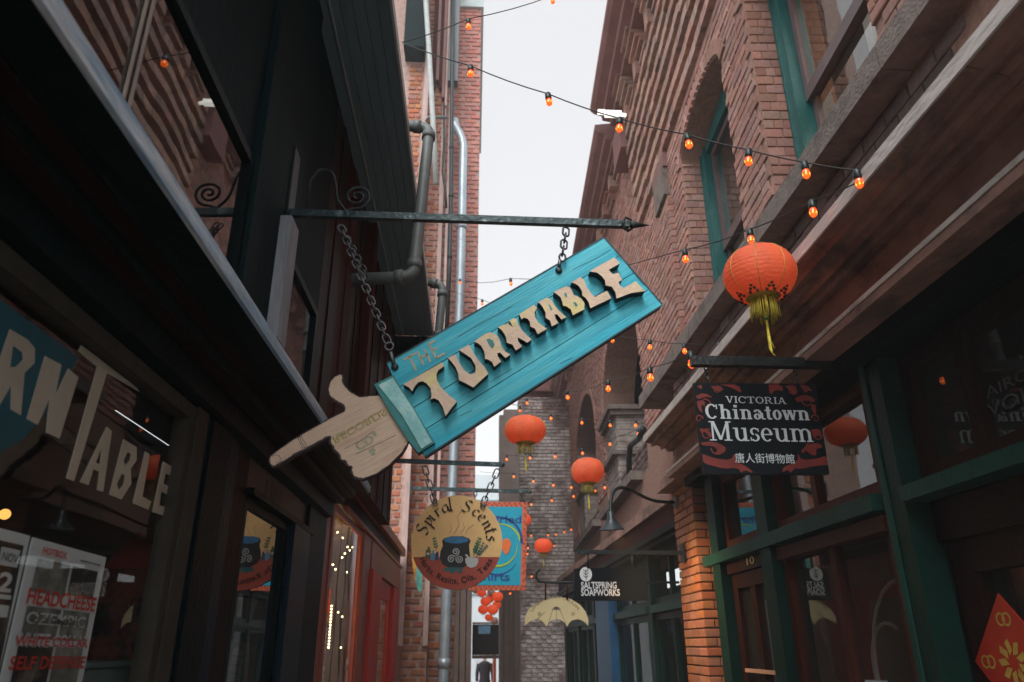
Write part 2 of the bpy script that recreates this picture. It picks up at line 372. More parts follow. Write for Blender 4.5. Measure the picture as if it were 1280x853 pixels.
def slab_glyph(ch, w_=.17, t=.075):
    """returns (polys, advance)"""
    P_ = []; xh = .68
    def rc(a, b, c, d): P_.append([(a, b), (c, b), (c, d), (a, d)])
    def ring(cx, cy, rx, ry, a0, a1, tx=None, ty=None):
        tx = tx or w_; ty = ty or t; o = arcp(cx, cy, rx, ry, a0, a1); i = arcp(cx, cy, rx - tx, ry - ty, a0, a1)
        for k in range(len(o) - 1): P_.append([o[k], o[k + 1], i[k + 1], i[k]])
    def diag(x0, y0, x1, y1, ww): P_.append([(x0 - ww / 2, y0), (x0 + ww / 2, y0), (x1 + ww / 2, y1), (x1 - ww / 2, y1)])
    def sf(x, y, h=.14): rc(x - h, y, x + h, y + t)
    h2 = w_ / 2 + .09
    if ch == 'I': rc(h2 - w_ / 2, 0, h2 + w_ / 2, 1); sf(h2, 0, h2); sf(h2, 1 - t, h2); return P_, 2 * h2 + .1
    if ch == 'V': diag(.4, 0, .12, 1, w_); diag(.4, 0, .68, 1, w_ * .6); sf(.12, 1 - t, .17); sf(.68, 1 - t, .15); return P_, .9
    if ch == 'C': ring(.42, .5, .42, .52, 42, 318); rc(.72, .66, .8, .98); return P_, .92
    if ch == 'O': ring(.43, .5, .43, .52, 0, 360); return P_, .96
    if ch == 'T': rc(.4 - w_ / 2, 0, .4 + w_ / 2, 1); rc(0, 1 - t, .8, 1); sf(.4, 0, .2); rc(0, .76, t * .8, 1); rc(.8 - t * .8, .76, .8, 1); return P_, .9
    if ch == 'R':
        rc(.09, 0, .09 + w_, 1); sf(.09 + w_ / 2, 0, .17); sf(.09 + w_ / 2, 1 - t, .17); rc(.2, 1 - t, .45, 1); rc(.2, .46, .45, .46 + t)
        ring(.43, .73, .27, .27, -90, 90); diag(.72, 0, .45, .48, w_); sf(.76, 0, .12); return P_, .98
    if ch == 'A': diag(.12, 0, .42, 1, w_ * .6); diag(.74, 0, .44, 1, w_); rc(.2, .28, .66, .28 + t); sf(.1, 0, .15); sf(.76, 0, .17); return P_, 1.0
    if ch == 'M':
        rc(.12, 0, .12 + w_ * .6, 1); rc(1.0 - w_, 0, 1.0, 1); diag(.55, .05, .2, 1, w_); diag(.55, .05, .93, 1, w_ * .6)
        sf(.16, 0, .17); sf(1.0 - w_ / 2, 0, .2); rc(0, 1 - t, .3, 1); rc(.84, 1 - t, 1.12, 1); return P_, 1.2
    if ch in 'nhm':
        rc(.1, 0, .1 + w_, 1 if ch == 'h' else xh); rc(0, (1 if ch == 'h' else xh) - t, .12, 1 if ch == 'h' else xh); sf(.1 + w_ / 2, 0, .16)
        ring(.1 + w_ * .5 + .2, xh - .26, .2 + w_ * .5, .27, 0, 150, w_, t * 1.1); x = .1 + w_ * .5 + .4 - w_ * .5 + w_ * .0
        rc(x, 0, x + w_, xh - .25); sf(x + w_ / 2, 0, .16)
        if ch == 'm':
            ring(x + w_ * .5 + .2, xh - .26, .2 + w_ * .5, .27, 0, 150, w_, t * 1.1); x2 = x + .4
            rc(x2, 0, x2 + w_, xh - .25); sf(x2 + w_ / 2, 0, .16); return P_, x2 + w_ + .2
        return P_, x + w_ + .18
    if ch == 'i': rc(.1, 0, .1 + w_, xh); rc(0, xh - t, .12, xh); sf(.1 + w_ / 2, 0, .17); rc(.09, .8, .11 + w_, .97); return P_, w_ + .28
    if ch == 'u':
        rc(.1, .25, .1 + w_, xh); rc(0, xh - t, .12, xh); x = .1 + .42
        ring(.1 + w_ * .5 + .2, .26, .2 + w_ * .5, .27, 180, 330, w_, t * 1.1); rc(x, 0, x + w_, xh); rc(x - .1, xh - t, x, xh); rc(x + w_, 0, x + w_ + .1, t)
        return P_, x + w_ + .16
    if ch == 'o': ring(.3, xh / 2, .3, xh / 2 + .015, 0, 360); return P_, .68
    if ch == 'e': ring(.3, xh / 2, .3, xh / 2 + .015, 0, 315); rc(.1, xh / 2 - .02, .56, xh / 2 - .02 + t); return P_, .66
    if ch == 'a':
        ring(.27, xh - .24, .22 + w_ * .3, .25, 0, 160, w_, t); rc(.49 - w_ * .3, .08, .49 + w_ * .7, xh - .22); ring(.24, .2, .24, .21, 0, 360, w_ * .9, t * .8)
        rc(.49 + w_ * .3, 0, .49 + w_ + .08, t); return P_, .66 + w_ * .5
    if ch == 't': rc(.12, .12, .12 + w_, .9); rc(0, xh - t, .42, xh); ring(.12 + .19, .17, .19, .18, 180, 330, w_, t); return P_, .5
    if ch == 'w':
        diag(.25, 0, .1, xh, w_); diag(.25, 0, .46, xh, w_ * .55); diag(.65, 0, .48, xh, w_); diag(.65, 0, .84, xh, w_ * .55)
        sf(.1, xh - t, .14); sf(.46, xh - t, .14); sf(.84, xh - t, .12); return P_, .98
    if ch == 's':
        ring(.25, xh - .185, .22, .2, 30, 250, w_ * .8, t * 1.05); ring(.25, .185, .23, .2, -150, 80, w_ * .8, t * 1.05)
        rc(.42, xh - .2, .47, xh - .02); rc(.02, .02, .07, .2); return P_, .56
    return P_, .4
def slab_text(mb, body, A, B, up, h, w_=.17, t=.075, mi=0):
    items = []; x = 0
    for i, ch in enumerate(body):
        ps, adv = slab_glyph(ch, w_, t); items.append((x, ps)); x += adv
    L = (B - A).length; U = (B - A).normalized(); up = (up - U * up.dot(U)).normalized(); k = L / (x - .12); nrm = U.cross(up)
    c = 0
    for x0, ps in items:
        for p in ps:
            c += 1; off = nrm * (-.00004 * (c % 9))
            mb.add([A + U * ((x0 + a) * k) + up * (b * h) + off for a, b in p], [tuple(range(len(p)))], mi)

# ------------------------------------------------------------------ bricks
def brick_mesh(name, m, seed):
    r = random.Random(seed); bu, bv = .035, .09; j = lambda a: (r.random() - .5) * a
    back = [(-.5, 0, -.5), (.5, 0, -.5), (.5, 0, .5), (-.5, 0, .5)]
    mid = [(x + j(.01), -.85 + j(.1), z + j(.03)) for x, _, z in back]
    fr = [(x * (1 - bu * 2) + j(.02), -1 + j(.15), z * (1 - bv * 2) + j(.06)) for x, _, z in back]
    v = back + mid + fr
    f = [(8, 9, 10, 11)]
    for i in range(4):
        k = (i + 1) % 4; f += [(4 + i, 4 + k, 8 + k, 8 + i), (i, k, 4 + k, 4 + i)]
    me = bpy.data.meshes.new(name); me.from_pydata(v, [], f); me.materials.append(m); me.update(); return me
class Bricks:
    """bricks of one thing on several planes; the nearest become objects, the rest one joined part"""
    def __init__(s, thing_, m): s.t = thing_; s.m = m; s.items = []; s.seed = 1
    def one(s, c, U, V, N, L, H, D): s.items.append((Vector(c), U, V, N, L, H, D))
    def plane(s, O, U, V, N, u, v, bl=.165, bh=.05, mo=.008, depth=.012, inside=None, jit=.003):
        r = random.Random(len(s.items) + 3); nrow = 0; y = v[0] + mo
        while y < v[1] - bh * .4:
            x = u[0] - (bl / 2 if nrow % 2 else 0) - r.random() * .01
            if nrow % 6 == 5: bl_, = (bl * .5,)
            else: bl_ = bl
            while x < u[1]:
                a, b = max(x, u[0]), min(x + bl_, u[1]); x += bl_ + mo; vm = y + bh / 2
                if b - a < .02: continue
                if inside:
                    um = (a + b) / 2
                    if inside(um, vm): continue
                    for _ in range(1):
                        if inside(a, vm):
                            lo, hi = a, um
                            for _i in range(6):
                                md = (lo + hi) / 2
                                if inside(md, vm): lo = md
                                else: hi = md
                            a = hi
                        if inside(b, vm):
                            lo, hi = um, b
                            for _i in range(6):
                                md = (lo + hi) / 2
                                if inside(md, vm): hi = md
                                else: lo = md
                            b = lo
                    if b - a < .015: continue
                d = depth + (r.random() - .5) * 2 * jit
                s.one(O + U * ((a + b) / 2) + V * vm, U, V, N, b - a, min(bh, v[1] - y), d)
            y += bh + mo; nrow += 1
    def finish(s, ind=290):
        def size(it):
            c = it[0]; q = proj(c)
            if q[2] < .1 or not (-10 < q[0] < 1290 and -10 < q[1] < 863): return 0
            return it[4] * it[5] * abs(it[3].dot(c.normalized())) / c.length ** 2
        s.items.sort(key=size, reverse=True)
        meshes = [brick_mesh('brick', s.m, k) for k in range(5)]
        o0 = origin(s.t)
        for i, (c, U, V, N, L, H, D) in enumerate(s.items[:ind]):
            o = bpy.data.objects.new('brick', meshes[i % 5]); COL.objects.link(o); o.parent = s.t
            rm = Matrix((U, -N, V)).transposed()
            if rm.determinant() < 0: rm = Matrix((-U, -N, V)).transposed()
            o.matrix_basis = Matrix.Translation(W(c) - o0) @ rm.to_4x4() @ Matrix.Diagonal((L * S, D * S, H * S, 1))
        b = MB(); r = random.Random(5)
        for (c, U, V, N, L, H, D) in s.items[ind:]:
            x, z = L / 2, H / 2; e = .004
            rm = U if U.cross(V).dot(N) > 0 else -U
            pts = [c + rm * a + V * q for a, q in ((-x, -z), (x, -z), (x, z), (-x, z))] + \
                  [c + rm * a + V * q + N * (D + (r.random() - .5) * .002) for a, q in ((-x + e, -z + e), (x - e, -z + e), (x - e, z - e), (-x + e, z - e))]
            b.add(pts, [(4, 5, 6, 7), (0, 1, 5, 4), (1, 2, 6, 5), (2, 3, 7, 6), (3, 0, 4, 7)])
        if b.v: b.build('brickwork', s.m, s.t, kind='stuff')

def spiral_pts(c, U, V, r0, turns, a0=0, n=40, r1=0.0, sgn=1):
    return [c + (U * math.cos(a0 + sgn * turns * 2 * PI * i / n) + V * math.sin(a0 + sgn * turns * 2 * PI * i / n)) * (r0 + (r1 - r0) * i / n) for i in range(n + 1)]
def chain(parent, A, B, m, link_l=.035, rad=.0035, wid=.011, sag=.0):
    A, B = Vector(A), Vector(B); d = B - A; L = d.length; n = max(2, round(L / (link_l * .78))); d.normalize()
    e = d.cross(Vector((0, 1, 0))).normalized(); g = d.cross(e)
    for i in range(n):
        t = (i + .5) / n; c = A + (B - A) * t + Vector((0, 0, -1)) * sag * 4 * t * (1 - t)
        a = e if i % 2 == 0 else g; a = (a + g * .35 * (1 if i % 2 else -1)).normalized(); hl = L / n * .64
        pts = []
        for k in range(12):
            th = 2 * PI * k / 12; cx_, sy = math.cos(th), math.sin(th)
            pts.append(c + d * (cx_ * wid * .55 + (hl - wid * .5) * (1 if cx_ > 0 else -1)) + a * (sy * wid * .62))
        b = MB(); b.tube(pts, rad, 6, closed=True); b.build('chain_link', m, parent)
X_, Y_, Z_ = Vector((1, 0, 0)), Vector((0, 1, 0)), Vector((0, 0, 1))
# ================================================================== SETTING: ground
g = MB(); g.add([(-30, -20, GZ), (30, -20, GZ), (30, 60, GZ), (-30, 60, GZ)], [(0, 1, 2, 3)])
m_pave = mat('alley_paving', (.24, .2, .18), .8, .3, 8, .5, 40)
g.build('ground', m_pave, None, kind='structure')

# ================================================================== RIGHT BUILDING, upper storey
A_ = math.radians(2.3); P0 = Vector((1.45, 2.0, 0))
FU = Vector((math.sin(A_), math.cos(A_), 0)); FN = Vector((-math.cos(A_), math.sin(A_), 0))
def F(s, h, n=0.): return P0 + FU * s + Z_ * h + FN * n
FAC = (P0, FN)
rb = thing('brick_building', 'two storey red brick building with corbelled cornice and arched windows on the right', 'building', (1.6, 6, GZ))
# openings: (s0, s1, bottom, spring, rise)
OPEN = [(.02, 1.12, 1.86, 3.40, .20), (1.58, 2.70, 1.86, 3.40, .20), (4.88, 7.75, 1.55, 2.75, 1.0), (8.7, 11.7, 1.7, 3.05, .85), (13.2, 16.2, 1.8, 3.25, .95), (-1.6, -.5, 1.86, 3.40, .20)]
def arch(o, grow=0., n=14):
    s0, s1, b, sp, ri = o; s0 -= grow; s1 += grow; ri += grow
    c = (s0 + s1) / 2; hw = (s1 - s0) / 2
    return [(s0, b)] + [(s1, b)] + [(c + hw * math.cos(PI * i / n), sp + ri * math.sin(PI * i / n)) for i in range(0, n + 1)]
def in_arch(o, s, h, grow=0.):
    s0, s1, b, sp, ri = o
    if h < b: return False
    if h <= sp: return s0 <= s <= s1
    c = (s0 + s1) / 2; hw = (s1 - s0) / 2 + grow
    return abs(s - c) < hw and ((s - c) / hw) ** 2 + ((h - sp) / (ri + grow)) ** 2 < 1
SL, SH = -2.2, 17.5
wl = MB()
wl.prism([F(SL, 1.15), F(SH, 1.15), F(SH, 5.5), F(SL, 5.5)], FN * -.42, holes=[[F(*p) for p in arch(o)] for o in OPEN])
wl.build('wall', m_mortar, rb)
BR = Bricks(rb, m_brick)
def ins(s, h):
    for o in OPEN:
        if in_arch(o, s, h, .1): return True
    if 3.80 < h < 5.02 and s < 4.35: return True
    return False
BR.plane(F(0, 0), FU, Z_, FN, (SL, SH), (1.86, 5.2), inside=ins)
# brick linings of the openings (far jamb faces the camera, near jamb faces away)
for o in OPEN[:5]:
    BR.plane(F(o[1], 0, 0), FN * -1, Z_, FU * -1, (0.005, .2 if o[1] < 4 else .40), (o[2], o[3]), bl=.09, depth=.008)
# voussoirs
for o in OPEN[:5]:
    s0, s1, b, sp, ri = o; c = (s0 + s1) / 2; hw = (s1 - s0) / 2
    n = int((hw * 2 + ri * 1.1) / .057)
    for i in range(n):
        a = PI * (i + .5) / n; e = Vector((hw * math.cos(a), ri * math.sin(a))); nn = Vector((math.cos(a) / hw, math.sin(a) / ri)).normalized()
        U2 = FU * nn.x + Z_ * nn.y; V2 = FU * -nn.y + Z_ * nn.x
        BR.one(F(c + e.x + nn.x * .053, sp + e.y + nn.y * .053), U2, V2, FN, .1, .052, .017)
# stone band course under the sill: the purple grey bricks of the frieze
BR.finish(290)
fr = thing('brick_frieze', 'band of uneven purple grey bricks between the stone sill and the white edged shopfront cornice', 'brick wall', (1.6, 2.6, 1.2))
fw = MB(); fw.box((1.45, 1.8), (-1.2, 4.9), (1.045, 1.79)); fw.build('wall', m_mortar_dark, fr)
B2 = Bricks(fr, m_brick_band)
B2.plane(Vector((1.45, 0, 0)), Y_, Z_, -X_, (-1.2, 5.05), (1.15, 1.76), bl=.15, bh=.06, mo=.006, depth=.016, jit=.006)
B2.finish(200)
# corbel courses: six long projecting strips with deep grooves
for i in range(7):
    h = 3.83 + i * .168; b = MB(); r = random.Random(i); x = SL
    while x < 4.25:
        L = .165; j = r.random() * .012
        b.obox(F(0, 0), FU, Z_, FN, (x, min(x + L - .007, 4.3)), (h, h + .085), (-.03, .035 + .01 * i + j)); x += L
    b.build('corbel_course', m_corbel, rb)
b = MB(); b.obox(F(0, 0), FU, Z_, FN, (SL, 4.32), (3.82, 5.0), (-.03, -.012)); b.build('corbel_groove', m_mortar_dark, rb)
# pilaster with dark stone head between second window and arcade
BP = MB(); BP.obox(F(0, 0), FU, Z_, FN, (3.02, 3.62), (1.86, 3.35), (0, .045)); BP.build('pilaster', m_mortar, rb)
pl = thing('brick_pilaster', 'flat brick pilaster with a dark stone head between the arched window and the arcade', 'pilaster', F(3.3, 1.86))
B3 = Bricks(pl, m_brick); B3.plane(F(0, 0, .045), FU, Z_, FN, (3.03, 3.61), (1.86, 3.33), depth=.012)
B3.plane(F(3.02, 0, 0), FN, Z_, FU * -1, (0, .05), (1.86, 3.33), bl=.2, depth=.006); B3.finish(120)
b = MB(); b.obox(F(0, 0), FU, Z_, FN, (3.08, 3.45), (3.40, 3.66), (0, .06)); b.build('stone_head', m_stone, pl)
b = MB(); b.obox(F(0, 0), FU, Z_, FN, (3.06, 3.50), (3.662, 3.80), (0, .05)); b.build('stone_cap', m_cornice, pl)
# machicolated brackets under the cornice
for k in range(22):
    s = -1.2 + k * .62; b = MB()
    if s > 4.0 and s < 4.6: continue
    for i in range(6): b.obox(F(0, 0), FU, Z_, FN, (s + .02 * i, s + .42), (5.0 + i * .065, 5.04 + i * .065), (-.02, .05 + .035 * i))
    b.obox(F(0, 0), FU, Z_, FN, (s + .3, s + .44), (4.98, 5.4), (-.02, .12)); b.build('corbel_bracket', m_corbel, rb)
# cornice in two runs, a glowing white fitting between them
def run(name, s0, s1, hb, out_, m, parent=rb):
    b = MB()
    prof = [(0, 0), (out_ * .45, .0), (out_ * .47, .05), (out_ * .68, .07), (out_ * .70, .13), (out_ * .9, .16), (out_, .2), (out_, .26), (0, .3)]
    a = [F(s0, hb + q, p) for p, q in prof]; c = [F(s1, hb + q, p) for p, q in prof]; n = len(prof)
    b.add(a + c, [(i, (i + 1) % n, n + (i + 1) % n, n + i) for i in range(n)] + [tuple(range(n))[::-1], tuple(range(n, 2 * n))])
    return b.build(name, m, parent)
run('cornice', SL, 4.62, 5.30, .40, m_cornice); run('cornice', 4.75, SH, 5.16, .34, m_cornice)
b = MB(); b.obox(F(0, 0), FU, Z_, FN, (4.25, 4.72), (4.75, 5.15), (0, .16)); b.build('cornice_block', m_cornice, rb)
b = MB(); o = P(765, 143, pl=(F(0, 0, .3), FN)); gm = mat('glowing_white_fitting', (.9, .9, .85), .4, .03, emit=(1, 1, .93), es=.75); fl_ = thing('white_fitting', 'small glowing white fitting clipped to the high red cornice', 'lamp', o)  # emission added so this white cornice piece glares
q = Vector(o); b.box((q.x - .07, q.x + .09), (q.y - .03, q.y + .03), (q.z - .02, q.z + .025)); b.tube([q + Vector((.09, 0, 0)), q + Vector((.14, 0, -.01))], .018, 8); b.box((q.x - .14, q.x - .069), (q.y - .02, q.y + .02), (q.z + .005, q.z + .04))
b.build('fitting_body', gm, fl_)
b = MB(); b.obox(F(0, 0), FU, Z_, FN, (SL, SH), (5.5, 5.7), (-.8, .05)); b.build('parapet', m_cornice, rb)
# sill: one long rough stone ledge
b = MB(); xs = 1.33
for i in range(9):
    y0 = -1.2 + i * .77; y1 = min(y0 + .765, 5.72); b.box((xs, 1.62 + max(0, (y1 - 2) * .04)), (y0, y1), (1.765, 1.868))
sill = b.build('sill', m_stone, rb)
# arcade sills further on
for (s0, s1, h) in ((5.2, 7.8, 1.50), (8.6, 11.8, 1.55), (12.9, 16.5, 1.55)):
    b = MB(); b.obox(F(0, 0), FU, Z_, FN, (s0, s1), (h, h + .09), (-.02, .12)); b.build('sill', m_stone, rb)
# lower wall beyond the shop
b = MB(); b.obox(F(0, 0), FU, Z_, FN, (3.1, SH), (.9, 1.6), (-.3, -.05)); b.build('lower_wall', m_mortar_dark, rb)
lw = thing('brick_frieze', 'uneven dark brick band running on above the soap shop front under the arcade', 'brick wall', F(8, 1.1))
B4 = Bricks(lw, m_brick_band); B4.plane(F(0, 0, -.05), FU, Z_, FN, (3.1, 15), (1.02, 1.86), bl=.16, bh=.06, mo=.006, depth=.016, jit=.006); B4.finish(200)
# ---- windows
def sash_window(o, nm, warm):
    s0, s1, b0, sp, ri = o; w_ = thing(nm[0], nm[1], 'window', F((s0 + s1) / 2, b0, -.2)) if False else None
    b = MB(); wn = [b.obox(F(0, 0), FU, Z_, FN, (s0, s0 + .07), (b0, sp + .2), (-.28, -.16)), b.obox(F(0, 0), FU, Z_, FN, (s1 - .09, s1), (b0, sp + .2), (-.28, -.15))]
    b.obox(F(0, 0), FU, Z_, FN, (s1 - .035, s1 - .02), (b0, sp + .2), (-.15, -.135)); b.obox(F(0, 0), FU, Z_, FN, (s0 + .07, s1 - .09), (sp + .05, sp + .22), (-.28, -.17))
    win = b.build('window', m_teal, rb)
    m_sash = mat('dull_mauve_sash', (.12, .075, .075), .4, .2, 8)
    for (h0, h1, n0) in ((b0 + .005, 2.66, -.235), (2.60, sp + .05, -.205)):
        b = MB(); a0, a1 = s0 + .075, s1 - .095
        b.obox(F(0, 0), FU, Z_, FN, (a0, a0 + .04), (h0, h1), (n0 - .03, n0)); b.obox(F(0, 0), FU, Z_, FN, (a1 - .04, a1), (h0, h1), (n0 - .03, n0))
        b.obox(F(0, 0), FU, Z_, FN, (a0 + .04, a1 - .04), (h0, h0 + .075), (n0 - .03, n0)); b.obox(F(0, 0), FU, Z_, FN, (a0 + .04, a1 - .04), (h1 - .05, h1), (n0 - .03, n0))
        b.build('sash', m_sash, win)
        b = MB(); b.add([F(a0 + .04, h0 + .07, n0 - .014), F(a1 - .04, h0 + .07, n0 - .014), F(a1 - .04, h1 - .05, n0 - .014), F(a0 + .04, h1 - .05, n0 - .014)], [(0, 1, 2, 3)])
        b.build('pane', m_glass_up, win)
    b = MB(); n1 = -1.2
    c = [F(s0 - .3, b0 - .1, -.42), F(s1 + .3, b0 - .1, -.42), F(s1 + .3, sp + .5, -.42), F(s0 - .3, sp + .5, -.42)]; d = [p - FN * .9 for p in c]
    b.add(c + d, [(4, 5, 6, 7), (0, 4, 7, 3), (1, 2, 6, 5), (0, 1, 5, 4)]); b.add(c[2:] + d[2:], [(0, 1, 3, 2)])
    b.build('room', m_tan_in if warm else m_dark_in, win)
    return win
sash_window(OPEN[0], None, True); sash_window(OPEN[1], None, False); sash_window(OPEN[5], None, False)
l = bpy.data.lights.new('room_lamp', 'POINT'); l.energy = 9; l.color = (1, .55, .2); l.shadow_soft_size = .12
lo = bpy.data.objects.new('room_lamp', l); COL.objects.link(lo); lo.location = W(F(.25, 2.75, -.8))
cd = thing('curtain', 'pale curtain half drawn inside the nearest upstairs window', 'curtain', F(.6, 1.9, -.4))
b = MB(); pts = [F(.55 + .02 * i, 1.9, -.36 + .015 * math.sin(i * 1.9)) for i in range(6)]
b.add(pts + [p + Z_ * 1.2 for p in pts], [(i, i + 1, i + 7, i + 6) for i in range(5)]); b.build('cloth', mat('pale_curtain_cloth', (.5, .45, .4), .8), cd)
# dark insides of the arcade, with the cream pier and its caps in the far jamb
b = MB()
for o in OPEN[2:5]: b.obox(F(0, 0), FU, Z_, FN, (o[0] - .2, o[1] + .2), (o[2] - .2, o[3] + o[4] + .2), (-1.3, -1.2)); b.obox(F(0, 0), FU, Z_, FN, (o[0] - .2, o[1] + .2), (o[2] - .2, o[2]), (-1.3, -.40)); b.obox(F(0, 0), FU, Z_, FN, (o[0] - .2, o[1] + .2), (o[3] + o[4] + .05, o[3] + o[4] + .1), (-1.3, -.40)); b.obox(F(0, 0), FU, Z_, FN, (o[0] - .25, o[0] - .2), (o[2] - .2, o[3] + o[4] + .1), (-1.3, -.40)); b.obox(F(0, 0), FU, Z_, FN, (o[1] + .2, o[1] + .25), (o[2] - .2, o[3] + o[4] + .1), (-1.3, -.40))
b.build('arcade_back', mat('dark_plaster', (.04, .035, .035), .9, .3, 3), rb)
for o in OPEN[2:4]:
    pr = thing('stone_pier', 'cream stone pier with a moulded cap in the %s dark arcade opening' % ('nearest' if o is OPEN[2] else 'second'), 'pier', F(o[1] - .3, o[2]))
    s = o[1] - .95
    for i in range(16):
        h = o[2] + i * .075
        if h > o[3] - .1: break
        b = MB(); b.obox(F(0, 0), FU, Z_, FN, (s, o[1] - .02), (h, h + .07), (-.38, -.02 + .004 * (i % 3))); b.build('stone', m_cream_stone, pr)
    for (a, c, e) in ((o[3] - .12, .06, .05), (o[3] - .06, .06, .09), (o[3] - .62, .05, .06)):
        b = MB(); b.obox(F(0, 0), FU, Z_, FN, (s - e, o[1] + e * .5), (a, a + c), (-.42, e)); b.build('cap_moulding', m_stone, pr)
# white flues / pale conduit on the wall near the arcade
# ================================================================== RIGHT SHOPFRONT (museum side)
X1 = 1.45
sf = thing('shopfront', 'dark green and maroon glazed shopfront with number ten door under the wide brown cornice', 'shopfront', (X1, 3.0, GZ))
def bx(name, m, x, y, z, parent=None, label=None): return boxpart(name, m, parent or sf, x, y, z, label)
# cornice of the shopfront
b = MB(); prof = [(1.45, 1.262), (1.12, 1.262), (1.12, 1.231), (1.155, 1.222), (1.16, 1.20), (1.195, 1.212), (1.215, 1.205), (1.222, 1.178), (1.25, 1.195), (1.262, 1.17), (1.30, 1.172), (1.30, 1.041), (1.45, 1.041)]
def extr(b, prof, y0, y1, mi=0):
    n = len(prof); a = [(x, y0, z) for x, z in prof]; c = [(x, y1, z) for x, z in prof]
    b.add(a + c, [(i, n + i, n + (i + 1) % n, (i + 1) % n) for i in range(n)] + [tuple(range(n)), tuple(range(n, 2 * n))[::-1]], mi)
yy = -1.2
while yy < 4.7:
    y2_ = min(yy + .83, 4.73); b = MB(); dj = rnd.uniform(-.0025, .0025); extr(b, [(x + (dj if x < 1.44 else 0), z) for x, z in prof], yy + .003, y2_); b.build('cornice_length', m_fascia, sf); yy = y2_
b = MB()
bx('cornice_edge', m_white_edge, (1.112, 1.1195), (-1.2, 4.735), (1.229, 1.274), label='weathered white painted edge')
bx('trim_board', m_fascia, (1.25, 1.36), (-1.2, 4.73), (.995, 1.038)); bx('trim_edge', m_white_edge, (1.246, 1.2495), (-1.2, 4.732), (1.026, 1.042))
bx('head_board', m_blackgreen, (1.36, 1.8), (-1.2, 4.73), (.94, 1.037))
def post(y0, y1, m=m_green, z0=GZ, z1=.94, x=(1.42, 1.52)): return bx('post', m, x, (y0, y1), (z0, z1))
post(2.40, 2.50); bx('post_bead', m_greenl, (1.412, 1.4195), (2.485, 2.515), (GZ, .94))
post(2.505, 2.58, x=(1.45, 1.52)); post(3.60, 3.74); post(4.38, 4.52); post(.9, 1.0)
bx('rail', m_greenl, (1.405, 1.50), (2.585, 4.66), (.432, .492)); bx('rail', m_greenl, (1.405, 1.50), (1.005, 2.397), (.428, .478))
# window bay between posts
def frame(y0, y1, z0, z1, t=.04, x=(1.47, 1.51), m=m_redbrown, mull=(), gl=m_glass, nm='window'):
    b = MB(); b.box(x, (y0, y0 + t), (z0, z1)); b.box(x, (y1 - t, y1), (z0, z1)); b.box(x, (y0 + t, y1 - t), (z1 - t, z1)); b.box(x, (y0 + t, y1 - t), (z0, z0 + t))
    for q in mull: b.box((x[0] + .004, x[1]), (q - t * .5, q + t * .5), (z0 + t, z1 - t))
    o = b.build(nm, m, sf); xm = (x[0] + x[1]) / 2 + .005
    b = MB(); b.add([(xm, y0 + t * .9, z0 + t * .9), (xm, y1 - t * .9, z0 + t * .9), (xm, y1 - t * .9, z1 - t * .9), (xm, y0 + t * .9, z1 - t * .9)], [(3, 2, 1, 0)]); b.build('pane', gl, o)
    return o
frame(2.59, 3.59, -.9, .415, .05, mull=(3.09,))
bx('window_head', m_redbrown, (1.44, 1.469), (2.59, 3.59), (.365, .42)); 
frame(2.59, 3.59, .50, .93, .045, mull=(3.16,)); frame(3.75, 4.37, .50, .93, .05)
frame(1.01, 2.39, .485, .93, .055, x=(1.49, 1.53), m=m_maroon, mull=(2.07, 1.55))
frame(1.01, 2.39, -1.0, .30, .1, x=(1.53, 1.58), m=m_maroon); bx('window_head', m_blackred, (1.50, 1.6), (1.01, 2.39), (.30, .425))
# door number ten
dr = frame(3.76, 4.36, GZ, .36, .075, x=(1.475, 1.515), m=m_maroon, mull=(4.06,), nm='door'); bx('door_head', m_maroon, (1.455, 1.55), (3.745, 4.375), (.365, .43))
b = MB(); text(b, '10', Vector((1.452, 4.03, .385)), Vector((1.452, 3.92, .385)), Z_, .04); b.build('door_number', mat('brass_number', (.6, .5, .25), .4), sf)
bx('door_rail', mat('pale_wood', (.4, .25, .18), .6), (1.462, 1.474), (3.85, 4.28), (-.14, -.122), dr)
bx('stall_riser', m_green, (1.47, 1.6), (1.0, 3.6), (GZ, -1.0))
b = MB(); b.box((3.3, 3.35), (-1.2, 4.7), (GZ, 1.0)); b.box((1.6, 3.3), (4.6, 4.65), (GZ, .94)); b.box((1.6, 3.3), (-1.2, 4.6), (.935, .94)); b.box((1.6, 3.3), (-1.25, -1.2), (GZ, .94))
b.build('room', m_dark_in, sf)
bx('side_wall', m_blackgreen, (1.42, 1.6), (-1.2, .9), (GZ, .94))
# lettering on the transom glass
b = MB(); text(b, 'AIRC', Vector((1.508, 2.02, .665)), Vector((1.508, 1.84, .665)), Z_, .035); text(b, 'VOIX', Vector((1.508, 2.03, .61)), Vector((1.508, 1.80, .61)), Z_, .042)
b.build('window_lettering', mat('faint_grey_lettering', (.05, .055, .055), .6), sf)
# curved glass reflections imitated by thin grey rods behind the pane
cv = thing('reflected_arcs', 'thin bent grey rods imitating reflected arcs in the right shop window', 'reflection', (1.75, 3.3, -.9))
for (yc, r_, x) in ((3.25, .3, 1.66), (3.35, .16, 1.70)):
    b = MB(); b.tube([(x, yc, -.9)] + [(x, yc - r_ + r_ * math.cos(a), -.1 + r_ * 1.1 * math.sin(a)) for a in [PI * i / 12 for i in range(9)]], .008, 6); b.build('rod', mat('grey_rod', (.3, .3, .3), .4), cv)
vs = thing('white_vase', 'white tapered object low behind the right shop window glass', 'vase', (1.62, 3.2, -.6))
b = MB(); b.lathe((1.62, 3.22, -.5), [(.0, 0), (.07, .01), (.062, .15), (.05, .33), (.055, .36), (.045, .36)], 16); b.build('body', m_white, vs)
